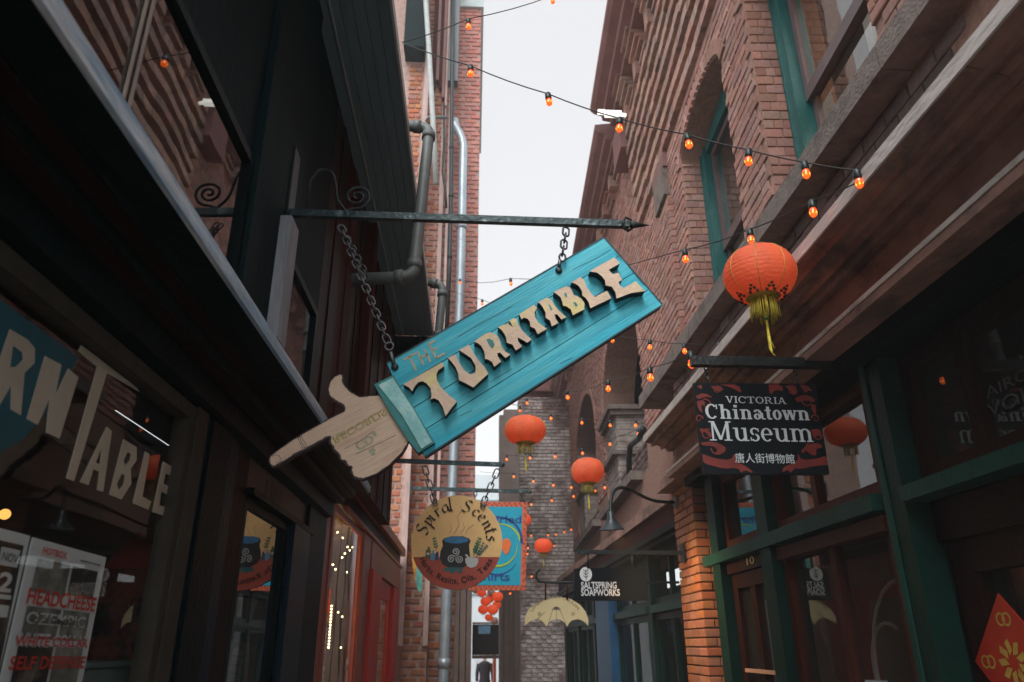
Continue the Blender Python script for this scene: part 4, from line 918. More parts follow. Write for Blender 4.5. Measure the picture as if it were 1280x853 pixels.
# trims
def trim(px0, px1, y, z0, z1, m, n='trim_board', d=.04): return boxpart(n, m, lbk, (xa(px0, y), xa(px1, y)), (y - d, y), (z0, z1))
trim(523.5, 529.5, y1_, 0, zt1 - .0, m_pale_trim, d=.06); trim(496, 523, y1_, zt1 + .005, 9.5, m_darkwall, 'dark_soffit_box', .25)
trim(558, 561, y2_, .9, 6.2, m_pale_trim); trim(549, 554, y2_, 0, 5.8, m_pale_trim)
zc = P(545, 115, y=y2_).z
for i, (a, c, m) in enumerate(((533, 538.5, m_darkred), (539, 543, m_cornice), (543.5, 547, m_darkred), (547.5, 551.5, m_cornice), (552, 554.5, m_pale_trim))): trim(a, c, y2_ - .02, zc + .1 * (i % 2) + .25 * (i > 2) * -1, 9.5, m, 'window_casing', .05 + .02 * (i % 2))
trim(555.5, 568.5, y2_ - .03, P(560, 112, y=y2_).z, 9.5, mat('slate_downpipe_panel', (.06, .085, .1), .5, .2, 4), 'window_casing', .12)
# ---- pipes
def pipe(name, label, pts, r, m, joints=(), n=12, rj=1.3):
    t = thing(name, label, 'pipe', pts[-1]); b = MB(); b.tube(pts, r, n); b.build('pipe', m, t)
    for i, f in joints:
        c = pts[i] * (1 - f) + pts[i + 1] * f; d = (pts[i + 1] - pts[i]).normalized(); b = MB(); b.tube([c - d * r * .8, c + d * r * .8], r * rj, n); b.build('collar', m, t)
    return t
gp = [P(532, 0, y=6.4), P(536, 60, y=6.4), P(541, 150, y=6.4), P(545, 230, y=6.4)]; gp = [P(526, -60, y=6.4)] + gp
pipe('rain_gutter', 'pale square looking gutter pipe running down the upper brick wall on the left', gp, .028, m_gutter)
pipe('iron_pipe', 'slim dark iron pipe down the middle of the upper left brick wall', [P(566, -40, y=6.75), P(565, 100, y=6.75), P(564, 245, y=6.75), P(562, 330, y=6.75), P(558, 420, y=6.75)], .022, m_iron, ((1, .6), (2, .0), (2, .9)))
pipe('conduit', 'thin wavering dark conduit beside the slim iron pipe', [P(555, 130, y=6.8), P(555, 180, y=6.8), P(553, 215, y=6.8), P(557, 240, y=6.8), P(558, 260, y=6.8)], .012, m_iron)
pipe('branch_pipe', 'short horizontal grey branch pipe between gutter and iron pipe', [P(533, 152, y=6.6), P(535, 147, y=6.6), P(560, 147, y=6.6)], .017, m_greypipe)
ds = [P(568, 150, y=6.95), P(569, 158, y=6.95)] + smooth([P(570, 160, y=6.95), P(577, 172, y=6.95), P(579, 183, y=6.95)]) + [P(577.5, 260, y=6.95), P(574.5, 380, y=6.95), P(566, 600, y=6.95), P(558, 760, y=6.95), P(553.5, 860, y=6.95), P(549, 990, y=6.95)]
pipe('downspout', 'silver galvanised downspout running the full height of the orange brick wall', ds, .048, m_spout, ((len(ds) - 6, .2), (len(ds) - 5, .6), (len(ds) - 3, .7)), rj=1.12)
def rounded(pts, r, n=7):
    o = [pts[0]]
    for a, c, e in zip(pts[:-2], pts[1:-1], pts[2:]):
        p, q = c + (a - c).normalized() * r, c + (e - c).normalized() * r
        o += [p * (1 - t) ** 2 + c * 2 * t * (1 - t) + q * t * t for t in [i / n for i in range(n + 1)]]
    return o + [pts[-1]]
def bigpipe(label, pts, r, ya): 
    pts = [P(a, c, y=ya + d) for a, c, d in pts]; k = rounded(pts, r * 1.9)
    t = thing('drain_pipe', label, 'pipe', pts[0]); b = MB(); b.tube(k, r, 14); b.build('pipe', m_greypipe, t)
    for i in (1, -2):
        c = pts[i]; e = (pts[i - 1] - c).normalized() if i == -2 else (pts[i + 1] - c).normalized(); b = MB(); b.tube([c + e * r * 1.6, c + e * r * 3.0], r * 1.25, 14); b.build('elbow_collar', m_greypipe, t)
        e2 = (pts[i + 1] - c).normalized() if i == -2 else (pts[i - 1] - c).normalized(); b = MB(); b.tube([c + e2 * r * 1.6, c + e2 * r * 3.0], r * 1.25, 14); b.build('elbow_collar', m_greypipe, t)
section(.85)
bigpipe('thick grey plastic drain pipe bending twice under the slate grey soffit', ((505, 157, 0), (537, 160, 0), (516.5, 346, -.2), (440, 350, -.2)), .03, 3.4)
bigpipe('smaller grey drain pipe elbowing down the brick wall beyond the soffit', ((536, 353, 0), (554, 357, 0), (547, 430, 0), (543, 480, 0)), .03, 4.9)
section(1.25)
# coloured cloths hanging by the brick edge
for i, (pts, c, lab) in enumerate((([(514, 668), (521, 672), (524, 700), (523, 742), (519, 728), (515, 700)], (.55, .28, .05), 'mustard yellow cloth hanging at the corner of the brick wall'), ([(521, 700), (527, 690), (528, 735), (524, 742), (520, 730)], (.1, .38, .33), 'sea green cloth hanging next to the mustard cloth'))):
    o = thing('hanging_cloth', lab, 'cloth', P(*pts[0], y=6.4)); b = MB(); b.prism([P(*p, y=6.42 - .05 * i) for p in pts], (0, .012, 0)); b.build('cloth', mat('cloth_%d' % i if False else ('mustard_cloth' if i == 0 else 'sea_green_cloth'), c, .8, .4, 12, .6, 15), o)

for a, c in ((568, 574), (575.5, 582), (583.5, 589.5)): boxpart('post', mat('brown_weathered_board', (.13, .095, .08)), lbk, (P(a, 780, y=7.1).x, P(c, 780, y=7.1).x), (7.02, 7.12), (GZ, P(575, 640, y=7.1).z))
section(1)
# ================================================================== FAR END of the alley
# boarded side of the passage
bd = thing('board_wall', 'weathered brown and beige board wall between passage opening and whitewashed bricks', 'wall', (.6, 15, GZ))
yb = 14.6
xs = [P(px, 700, y=yb).x for px in (624, 630, 636, 642, 650)]; zt = P(640, 512, y=yb).z
m_bb = mat('brown_weathered_board', (.13, .095, .08), .8, .3, 3, .5, 30, stretch=(1, 1, .2)); m_beige = mat('beige_render', (.36, .3, .27), .85, .2, 2)
zm = P(640, 655, y=yb).z
for i in range(4):
    boxpart('board', m_bb, bd, (xs[i], xs[i + 1] - .006), (yb - .02 * (i % 2), yb + .3), (GZ, zm)); boxpart('render_panel', m_beige, bd, (xs[i] + .0, xs[i + 1] + .0), (yb, yb + .3), (zm + .004, zt - .12 * (i == 0)))
ww = thing('whitewashed_brick_wall', 'flaking whitewashed brick wall end closing the right side of the alley', 'brick wall', (1.3, 15, GZ))
yw = 14.9; x0, x9 = P(650, 700, y=yw).x, P(712, 700, y=yw).x; zt = P(680, 498, y=yw).z
b = MB(); b.box((x0, x9 + .3), (yw, yw + .4), (GZ, zt)); b.build('wall', m_mortar_w, ww)
B9 = Bricks(ww, m_brick_white); B9.plane(Vector((0, yw, 0)), X_, Z_, -Y_, (x0, x9 + .3), (GZ, zt), bl=.18, bh=.06, mo=.012, depth=.016); B9.finish(60)
ub2 = thing('brick_building', 'dark red brick building with stepped eaves rising behind the whitewashed wall', 'building', (1.6, 16, GZ))
b = MB(); xx = P(664, 560, y=16).x; b.box((xx, 3.2), (16, 17), (GZ, P(675, 492, y=16).z)); b.box((xx - .15, 3.2), (15.8, 17), (P(675, 492, y=16).z, P(675, 478, y=16).z)); b.build('wall', mat('dark_red_far_brick', (.2, .09, .075), .9, .3, 3), ub2)
boxpart('window', m_black, ub2, (P(672, 560, y=15.99).x, P(684, 560, y=15.99).x), (15.985, 15.995), (P(675, 545, y=16).z, P(675, 515, y=16).z))
# timber door frame of the passage
pf = thing('passage_portal', 'dark timber portal with a black header board and small blue sticker at the passage mouth', 'gate', (.2, 12, GZ))
yp = 11.5; X = lambda px, y=yp: P(px, 780, y=y).x; Zp = lambda py, y=yp: P(605, py, y=y).z
boxpart('header_board', mat('black_header', (.015, .012, .012), .5), pf, (X(590.5), X(623.5)), (yp, yp + .06), (Zp(819), Zp(781))); boxpart('header_rail', m_bb, pf, (X(590.5), X(624)), (yp - .03, yp + .08), (Zp(823.5), Zp(819.3)))
boxpart('header_rail', m_beige, pf, (X(590.5), X(624)), (yp - .02, yp + .05), (Zp(780.6), Zp(778)))
boxpart('sticker', mat('pale_blue_sticker', (.2, .42, .62), .5, .3, 30), pf, (X(598), X(613)), (yp - .006, yp - .001), (Zp(792.5), Zp(782.5)))
boxpart('post', m_bb, pf, (X(624.3), X(627)), (yp, yp + .1), (GZ, Zp(735)))
b = MB(); b.box((-1.2, X(588, 13)), (11.4, 14.0), (GZ, 1.2)); b.build('side_wall', m_mortar_dark, pf)
pbld = thing('pale_building', 'pale blue white plastered building closing the view beyond the passage', 'building', (0, 26, GZ))
b = MB(); yq = 24; b.box((-6, 6), (yq, yq + 2), (GZ, P(610, 594, y=yq).z)); b.build('wall', mat('pale_plaster', (.62, .7, .74), .8, .06, 1), pbld)
for k, py in enumerate((625, 680, 742)): boxpart('string_course', mat('grey_blue_trim', (.35, .42, .45), .7), pbld, (-5.9, 5.9), (yq - .06, yq - .001), (P(610, py + 1.5, y=yq).z, P(610, py, y=yq).z))
for (a, c, t_, u) in ((592, 600, 640, 668), (606, 616, 640, 668), (594, 600, 690, 735), (614, 621, 690, 735)): boxpart('window', mat('far_window', (.2, .25, .28), .2), pbld, (P(a, t_, y=yq).x, P(c, t_, y=yq).x), (yq - .03, yq - .002), (P(a, u, y=yq).z, P(a, t_, y=yq).z))
# shop colours inside the passage, right side
sh = thing('red_shop_panel', 'strip of red patterned panels along the far passage wall', 'panel', (.4, 17, GZ))
for i in range(5): boxpart('panel', mat('far_red_panel', (.5, .08, .04), .6, .5, 6), sh, (P(617, 840, y=16 + i).x, P(617, 840, y=16 + i).x + .05), (16 + i, 16.9 + i), (-1.0, -.15 - .02 * (i % 2)))
sh = thing('white_shop_sign', 'pale blue shop sign far down the passage behind the walker', 'sign', (.3, 20, -.3))
boxpart('board', mat('pale_blue_sign', (.7, .75, .85), .6, .15, 4), sh, (P(594, 850, y=20).x, P(604, 850, y=20).x), (20, 20.05), (-.9, -.32))  # matte pale blue board, no emission
# person walking away
pm = mat('dark_coat', (.02, .02, .025), .8, .2, 8); ps = mat('skin', (.5, .33, .25), .6); phr = mat('pale_hair', (.85, .74, .62), .8)
pw = thing('person', 'person with light hair in a black top walking far down the narrow passage', 'person', (P(606, 835, y=18).x, 18, GZ))
def skin_body(parent, base, hgt):
    k = hgt / 1.7; js = [(0, 0, .95, .125), (0, 0, 1.15, .12), (0, 0, 1.38, .14), (0, 0, 1.48, .055), (0, -.01, 1.55, .06), (0, 0, 1.64, .085),
      (-.09, 0, .9, .09), (-.1, -.06, .5, .055), (-.1, .02, .09, .035), (-.1, -.12, .03, .03), (.09, 0, .9, .09), (.1, .08, .5, .055), (.1, .02, .1, .035), (.1, -.1, .03, .03),
      (-.19, 0, 1.4, .05), (-.24, .02, 1.12, .037), (-.24, -.05, .88, .026), (-.24, -.07, .80, .03), (.19, 0, 1.4, .05), (.24, .02, 1.12, .037), (.24, -.05, .88, .026), (.24, -.07, .80, .03)]
    es = [(0, 1), (1, 2), (2, 3), (3, 4), (4, 5), (0, 6), (6, 7), (7, 8), (8, 9), (0, 10), (10, 11), (11, 12), (12, 13), (2, 14), (14, 15), (15, 16), (16, 17), (2, 18), (18, 19), (19, 20), (20, 21)]
    for sgn, palm in ((-1, 17), (1, 21)):
        p = js[palm]
        for f in range(4): js.append((p[0] + .0, p[1] - .03 + .02 * f, p[2] - .1 + .01 * abs(f - 1.5), .009)); es.append((palm, len(js) - 1))
        js.append((p[0] - sgn * .02, p[1] - .05, p[2] - .04, .01)); es.append((palm, len(js) - 1))
    me = bpy.data.meshes.new('body'); me.from_pydata([(a * k / 1, c * k, z * k) for a, c, z, r in js], es, []); o = bpy.data.objects.new('body', me); COL.objects.link(o)
    sm = o.modifiers.new('s', 'SKIN'); o.modifiers.new('sub', 'SUBSURF').levels = 1
    for i, v in enumerate(me.skin_vertices[0].data): v.radius = (js[i][3] * k, js[i][3] * k); v.use_root = i == 0
    bpy.context.view_layer.update(); ev = o.evaluated_get(bpy.context.evaluated_depsgraph_get()); m2 = bpy.data.meshes.new_from_object(ev); bpy.data.objects.remove(o)
    for p in m2.polygons: p.use_smooth = True
    m2.name = 'body'; m2.materials.append(ps); o = bpy.data.objects.new('body', m2); COL.objects.link(o); o.parent = parent; o.location = (0, 0, 0)
    return k
k = skin_body(pw, None, 1.52)
b = MB(); c = Vector((P(606, 835, y=18).x, 18, GZ)); kk = k / S
b.lathe(c + Z_ * .86 * kk, [(.17 * kk, 0), (.165 * kk, .2 * kk), (.185 * kk, .45 * kk), (.2 * kk, .55 * kk), (.13 * kk, .6 * kk), (.065 * kk, .63 * kk)], 16); b.build('coat', pm, pw)
for sgn in (-1, 1):
    b = MB(); b.tube([c + Vector((sgn * .19, 0, 1.41)) * kk, c + Vector((sgn * .25, .02, 1.12)) * kk, c + Vector((sgn * .25, -.05, .9)) * kk], [.068 * kk, .055 * kk, .042 * kk], 8); b.build('sleeve', pm, pw)
    b = MB(); b.tube([c + Vector((sgn * .09, 0, .92)) * kk, c + Vector((sgn * .1, sgn * .07, .5)) * kk, c + Vector((sgn * .1, .02, .08)) * kk], [.1 * kk, .07 * kk, .055 * kk], 8); b.build('trouser_leg', pm, pw)
b = MB(); b.sphere(c + Vector((0, .012, 1.67)) * kk, .115 * kk, 12); b.build('hair', phr, pw)
# ================================================================== THE TURNTABLE SIGN
YS = 2.5
section(.82)
def T(px, py, d=0.): return P(px, py, y=YS - d)
r1 = lambda pts: crop(480, 400, 6.094, pts); r2 = lambda pts: crop(580, 360, 7.107, pts); r3 = lambda pts: crop(690, 280, 6.56, pts); r4 = lambda pts: crop(330, 460, 5.565, pts)
br = thing('sign_bracket', 'long dark iron bar with a pointed tip and scroll ironwork over the turquoise sign', 'bracket', P(390, 268, y=YS))
bA, bB = P(352, 266.5, y=YS), P(786, 281, y=YS)
b = MB(); U = (bB - bA).normalized(); V = Z_; b.obox(bA, U, Y_, U.cross(Y_) * -1 if False else Z_, (0, (bB - bA).length), (-.012, .012), (-.014, .014)); b.build('bar', m_bar, br)
b = MB(); tip = P(812, 282, y=YS); b.tube([bB, bB + U * .012, bB + (tip - bB) * .45, tip], [.01, .016, .011, .001], 8); b.build('spear_tip', m_iron, br)
b = MB(); b.tube([P(782, 272, y=YS), P(779, 276, y=YS - .02), P(780, 286, y=YS - .02), P(785, 289, y=YS), P(790, 286, y=YS + .02), P(789, 275, y=YS + .02)], .005, 6, closed=True); b.build('bar_hook', m_iron, br)
b = MB(); c = P(446, 246, y=YS); pts = [c + (X_ * math.cos(a) + Z_ * math.sin(a)) * r_ for a, r_ in [(-PI * .55 + 2 * PI * 2.1 * i / 60, .055 * (1 - i / 66)) for i in range(61)]]
b.tube(smooth([P(406, 212, y=YS), P(416, 216, y=YS), P(420, 230, y=YS), P(421, 250, y=YS), P(432, 264, y=YS)], 2) + pts, .0055, 8); b.build('scroll', m_iron, br)
b = MB(); b.tube([P(384, 262, y=YS), P(388, 225, y=YS), P(398, 213, y=YS), P(406, 212, y=YS)], .0055, 8); b.build('scroll', m_iron, br)
b = MB(); b.box((-.735, -.72), (YS - .04, YS + .04), (bA.z - .12, bA.z + .28)); b.build('wall_plate', m_iron, br)

sg = thing('turntable_sign', 'turquoise wooden hanging sign reading THE TURNTABLE with a pointing painted hand', 'sign', T(640, 400))
TL, TR, BRc, BL = (484, 454), (755, 297), (828, 381), (531, 571)
def L2(a, b_, t): return (a[0] + (b_[0] - a[0]) * t, a[1] + (b_[1] - a[1]) * t)
cuts = (0, .27, .52, .77, 1)
for i in range(4):
    a, c = cuts[i] + (.004 if i else 0), cuts[i + 1] - (.004 if i < 3 else 0)
    b = MB(); b.prism([T(*L2(TL, BL, c)), T(*L2(TR, BRc, c)), T(*L2(TR, BRc, a)), T(*L2(TL, BL, a))], (0, .045, 0), mf=0, ms=1); b.build('plank', [m_tboard, m_tedge], sg)
b = MB(); b.prism([T(*p) for p in (L2(TL, BL, .995), L2(TR, BRc, .995), L2(TR, BRc, .005), L2(TL, BL, .005))], (0, .02, 0)); b.v = [v + Y_ * .012 for v in b.v]; b.build('backing_board', m_tedge, sg)
# dark painted border line
b = MB()
for a, c in ((TL, TR), (TR, BRc), (BRc, BL)):
    p, q = T(*a, d=.0012), T(*c, d=.0012); b.obox(p, (q - p).normalized(), -Y_, (q - p).normalized().cross(Y_), (0, (q - p).length), (0, .0006), (-.002, .0035) )
b.build('border', m_tedge, sg)
def letter(outl, counters=(), d=.042, name='letter'):
    import bmesh
    bm = bmesh.new(); vs = [bm.verts.new(T(*p, d=d)) for p in outl]; f = bm.faces.new(vs); bm.normal_update()
    if f.normal.y > 0: f.normal_flip()
    res = bmesh.ops.inset_region(bm, faces=[f], thickness=.0042, depth=0); rim = set(res['faces'])
    bm.faces.ensure_lookup_table(); mb = MB(); idx = {v: i for i, v in enumerate(bm.verts)}; mb.v = [v.co.copy() for v in bm.verts]
    for ff in bm.faces: mb.f.append([idx[v] for v in ff.verts]); mb.m.append(1 if ff in rim else 0); mb.sm.append(False)
    bm.free(); w_ = MB(); w_.prism([T(*p, d=d) for p in outl], (0, d - .002, 0)); o = len(mb.v)
    n = len(outl); mb.add([T(*p, d=d) for p in outl] + [T(*p, d=d) + Y_ * (d - .001) for p in outl], [(i, (i + 1) % n, n + (i + 1) % n, n + i) for i in range(n)], 2)
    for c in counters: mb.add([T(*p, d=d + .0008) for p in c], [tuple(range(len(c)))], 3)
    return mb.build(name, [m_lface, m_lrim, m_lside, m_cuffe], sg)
letter(r1([(145, 492), (290, 410), (440, 325), (458, 352), (412, 385), (400, 415), (402, 455), (430, 510), (490, 570), (555, 622), (512, 675), (470, 733), (445, 660), (415, 612), (380, 597), (355, 605), (362, 575), (355, 522), (325, 485), (295, 468), (262, 475), (235, 505), (215, 545), (190, 515)]))
letter(r1([(485, 290), (545, 262), (575, 330), (610, 385), (660, 418), (698, 400), (697, 350), (665, 292), (610, 255), (572, 230), (610, 210), (650, 190), (680, 250), (720, 310), (765, 358), (795, 410), (740, 460), (680, 515), (625, 485), (570, 460), (565, 410), (545, 360), (515, 320)]))
letter(r2([(90, 480), (140, 440), (190, 408), (240, 395), (285, 415), (315, 455), (328, 500), (338, 530), (370, 570), (412, 592), (368, 625), (345, 600), (320, 575), (295, 580), (302, 612), (330, 655), (268, 702), (250, 660), (215, 637), (187, 632), (185, 600), (178, 560), (150, 512), (120, 490)]), [r2([(200, 458), (225, 450), (260, 470), (272, 508), (255, 540), (235, 525), (212, 490)])])
letter(r2([(300, 350), (350, 328), (392, 318), (436, 352), (415, 310), (400, 292), (440, 270), (462, 272), (478, 312), (512, 372), (560, 422), (602, 460), (560, 487), (520, 462), (476, 440), (482, 478), (517, 520), (460, 556), (432, 505), (380, 487), (376, 450), (360, 410), (330, 370)]))
letter(r2([(490, 235), (560, 190), (622, 150), (647, 178), (627, 220), (632, 262), (662, 312), (737, 365), (655, 412), (630, 362), (590, 345), (585, 300), (565, 275), (530, 265), (512, 282), (500, 255)]))
letter(r2([(655, 130), (690, 110), (740, 85), (775, 108), (800, 150), (842, 202), (910, 260), (866, 282), (830, 237), (803, 235), (813, 272), (838, 312), (780, 342), (765, 292), (725, 265), (725, 220), (700, 170), (675, 140)]), [r2([(750, 150), (765, 150), (785, 190), (775, 202)])])
letter(r3([(15, 560), (60, 535), (112, 514), (145, 520), (166, 548), (177, 583), (202, 590), (242, 615), (267, 650), (264, 702), (170, 750), (155, 702), (120, 677), (90, 670), (85, 640), (70, 602), (40, 577)]), [r3([(98, 565), (120, 570), (125, 602), (108, 596)]), r3([(172, 640), (198, 645), (212, 672), (195, 682)])])
letter(r3([(158, 480), (195, 458), (232, 436), (262, 460), (285, 520), (322, 572), (350, 600), (400, 575), (452, 550), (487, 610), (400, 650), (315, 692), (300, 642), (275, 607), (250, 590), (245, 550), (220, 510), (190, 490)]))
letter(r3([(308, 390), (410, 330), (512, 275), (556, 325), (465, 377), (498, 412), (545, 402), (575, 460), (545, 477), (560, 510), (590, 525), (687, 470), (762, 552), (650, 567), (530, 612), (520, 562), (490, 515), (440, 505), (435, 465), (410, 430), (370, 400)]))
for cr_ in (((612, 478), (624, 471), (640, 461)), ((655, 330 + 68), (672, 388)), ((770, 318), (778, 327)), ((783, 330), (800, 351), (806, 357)), ((764, 312), (745, 323), (716, 337)), ((700, 455), (716, 447)), ((575, 520), (590, 513)), ((640, 383), (600, 405), (572, 421))):
    b = MB(); stroke(b, [T(*p, d=.0012) for p in cr_], .0016, Y_); b.build('crack', m_tedge, sg)
# THE, painted flat
b = MB(); wv = .0068
for s_ in (((150, 305), (245, 252)), ((193, 278), (245, 385)), ((255, 240), (300, 340)), ((308, 222), (355, 320)), ((278, 290), (332, 262)), ((342, 185), (400, 297)), ((338, 184), (390, 158)), ((368, 232), (405, 212)), ((396, 292), (462, 252))):
    stroke(b, [T(*p, d=.0012) for p in r1(s_)], wv, Y_)
b.build('painted_word', m_the, sg)
# cuff and hand
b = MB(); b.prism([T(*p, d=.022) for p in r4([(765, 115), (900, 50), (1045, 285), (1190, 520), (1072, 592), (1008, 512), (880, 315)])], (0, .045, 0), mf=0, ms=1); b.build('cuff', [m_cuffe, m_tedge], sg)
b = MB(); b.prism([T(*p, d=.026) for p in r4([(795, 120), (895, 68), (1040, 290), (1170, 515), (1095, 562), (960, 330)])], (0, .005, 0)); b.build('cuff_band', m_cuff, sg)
HAND = [(34, 640), (45, 612), (100, 570), (200, 500), (300, 440), (400, 385), (440, 360), (500, 330), (560, 300), (562, 278), (545, 257), (510, 238), (480, 220), (455, 190), (445, 150), (460, 95), (490, 60), (530, 42), (548, 52), (545, 90), (560, 122), (600, 165), (660, 200), (720, 198), (800, 195), (890, 290), (1005, 500), (990, 540), (960, 590), (880, 670), (780, 740), (680, 775), (630, 765), (605, 715), (612, 690), (580, 680), (565, 650), (532, 640), (520, 600), (485, 572), (480, 545), (455, 520), (465, 480), (440, 480), (400, 505), (300, 560), (200, 610), (100, 675), (60, 690), (40, 668)]
hd = r4(HAND); b = MB(); b.prism([T(*p, d=.008) for p in hd], (0, .04, 0), mf=0, ms=1); b.build('hand', [m_hand, m_handedge], sg)
b = MB(); n = len(hd)
r = random.Random(3)
for i in range(n):
    if 23 <= i <= 26: continue
    p, q = T(*hd[i], d=.0088), T(*hd[(i + 1) % n], d=.0088); k = 3
    for j in range(k):
        a_, c_ = p.lerp(q, j / k), p.lerp(q, (j + 1) / k); stroke(b, [a_, c_], .0035 + r.random() * (.007 if i > 30 or 8 < i < 13 else .002), Y_)
b.build('burnt_outline', m_handedge, sg)
b = MB()
for ln in ([(520, 478), (640, 405), (830, 290)], [(560, 562), (680, 500), (760, 440)], [(640, 600), (760, 545), (920, 468)], [(232, 480), (250, 520), (270, 560)], [(245, 478), (262, 515), (285, 555)], [(258, 475), (278, 510), (298, 548)], [(55, 615), (80, 605), (105, 612), (118, 635), (110, 655), (85, 662)], [(230, 485), (262, 478)], [(258, 560), (300, 552)]):
    b = MB(); stroke(b, [T(*p, d=.0088) for p in r4(ln)], .0016, Y_); b.build('carved_line', m_handedge, sg)
def handtext(body, a, c, h, m, off=-.012):
    p, q = [T(*x, d=.0086) for x in r4([a, c])]; b = MB(); text(b, body, p, q, Y_.cross(q - p), h, offset=off + .028); b.build('carved_groove', mat('groove_brown', (.2, .12, .08), .7), sg)
    p, q = [T(*x, d=.0094) for x in r4([a, c])]; b = MB(); text(b, body, p, q, Y_.cross(q - p), h, offset=off); b.build('painted_word', m, sg)
handtext('RECORDS', (470, 488), (838, 282), .026, m_gilt); handtext('CD', (625, 530), (745, 462), .031, m_giltg); handtext('s', (748, 455), (775, 440), .022, m_giltg, 0); handtext('&', (722, 578), (770, 550), .026, m_giltg)
# hardware
def bolt(px, py, a=None):
    c = T(px, py, d=.004); b = MB(); b.sphere(c, .014, 10, sc_=(1, .7, 1)); b.build('bolt', m_chain_d, sg)
    if a: b = MB(); b.tube([c, T(*a, d=.02)], .007, 8); b.build('shackle_pin', m_chain, sg)
bolt(493.5, 459, (488, 440)); bolt(698.5, 338, (700, 325))
b = MB(); c = T(486.5, 433, d=.02); b.tube([c + (X_ * math.cos(a) + Z_ * math.sin(a)) * .015 for a in [2 * PI * i / 14 for i in range(14)]], .0035, 6, closed=True); b.build('shackle', m_chain, sg)
c = T(703, 322, d=.02); b = MB(); b.tube([c + (X_ * math.cos(a) * .012 + Z_ * math.sin(a) * .017) for a in [2 * PI * i / 14 for i in range(14)]], .004, 6, closed=True); b.build('shackle', m_chain_d, sg)
chain(sg, P(426, 283, y=YS), T(485, 428, d=.02), m_chain, .036, .0032, .022); chain(sg, P(708, 286, y=YS), T(703, 318, d=.02), m_chain_d, .04, .004, .022)
chain(sg, P(427, 284, y=YS + .03), P(458, 345, y=YS), m_chain_d, .034, .003, .02)

# ================================================================== SPIRAL SCENTS SIGN
Y4 = 4.0
section(1.25)
def bracket(label, pxa, pxb, y, th, m=m_bar, name='sign_bracket', knob=True, wallx=None):
    a, c = P(*pxa, y=y), P(*pxb, y=y)
    if wallx is not None: a = Vector((wallx, y, a.z + (a.z - c.z) * 0))
    t = thing(name, label, 'bracket', a); b = MB(); u = (c - a).normalized(); b.obox(a, u, Y_, u.cross(Y_), (0, (c - a).length), (-th / 2, th / 2), (-th / 2, th / 2)); b.build('bar', m, t)
    b = MB(); (b.sphere(c, th * .65, 8), b.build('end_knob', m, t)) if knob else None; b = MB(); s_ = 1 if a.x > 0 else -1; b.box((min(a.x, a.x + .01 * s_), max(a.x, a.x + .01 * s_)), (y - .04, y + .04), (a.z - .06, a.z + .06)); b.build('wall_plate', m, t)
    return t
bracket('slim green iron bar holding the round yellow and red sign', (512, 575), (628, 581), Y4, .022, wallx=-.61)
ss = thing('round_sign', 'round yellow and red hanging sign reading Spiral Scents around a black cauldron', 'sign', P(571, 677, y=Y4))
C0 = P(571, 677, y=Y4); RR = abs(P(628, 677, y=Y4).x - P(514, 677, y=Y4).x) / 2
# the disc stands square to the alley; its plane
DU, DV = X_, Z_
kz = (P(571, 618, y=Y4).z - P(571, 736, y=Y4).z) / 2
def D(u, v, d=0.): return C0 + X_ * u * RR + Z_ * v * kz - Y_ * d
def circ(r_, a0=0, a1=360, n=48, cx=0, cy=0): return [(cx + r_ * math.cos(math.radians(a0 + (a1 - a0) * i / n)), cy + r_ * math.sin(math.radians(a0 + (a1 - a0) * i / n))) for i in range(n + (a1 - a0 < 360))]
b = MB(); b.prism([D(*p) for p in circ(1.0, 0, 360, 64)], (0, .03, 0), mf=0, ms=1); b.build('board', [mat('mustard_yellow_board', (.98, .64, .27), .5, .1, 4, .2, 40), m_black], ss)
m_sr = mat('brick_red_board', (.45, .08, .05), .5, .12, 4, .2, 40)
b = MB(); a0 = math.degrees(math.asin(-.33)); b.add([D(*p, d=.0012) for p in circ(.997, 180 - a0, 360 + a0, 40)], [tuple(range(41))]); b.build('red_panel', m_sr, ss)
cs = lambda pts: [((a - 381) / 300, -(c_ - 462) / 312) for a, c_ in pts]
def sp(name, m, pts, d=.002): b = MB(); b.prism([D(*p, d=d) for p in pts], (0, .0005, 0)); return b.build(name, m, ss)
m_cb = mat('cauldron_black', (.012, .014, .018), .5, .1); m_cw = mat('cauldron_water', (.03, .2, .42), .4, .3, 40)
sp('painted_cauldron', m_cb, cs([(285, 455), (300, 440), (345, 428), (420, 428), (460, 442), (472, 458), (462, 485), (470, 560), (462, 605), (430, 632), (330, 632), (290, 610), (272, 570), (275, 530), (290, 490)]))
sp('painted_water', m_cw, [(( .5 * 0) + (-.012) + .27 * math.cos(t * .3), .045 * 0 + .03 + .075 * math.sin(t * .3)) for t in range(21)], .003)
gg = mat('painted_leaf_green', (.03, .2, .1), .5, .2); gb = mat('painted_leaf_blue_green', (.03, .14, .15), .5, .2); wh = mat('painted_white', (.6, .62, .62), .5, .05)
b = MB()
for k in range(3):
    a = PI / 2 + k * 2 * PI / 3; c = (-.02 + .105 * math.cos(a), -.32 + .1 * math.sin(a)); o = D(c[0], c[1], .004)
    stroke(b, spiral_pts(o, X_, Z_, .085 * RR, 1.7, a + PI, 34, .012 * RR), .0042, Y_)
b.build('painted_triskele', wh, ss)
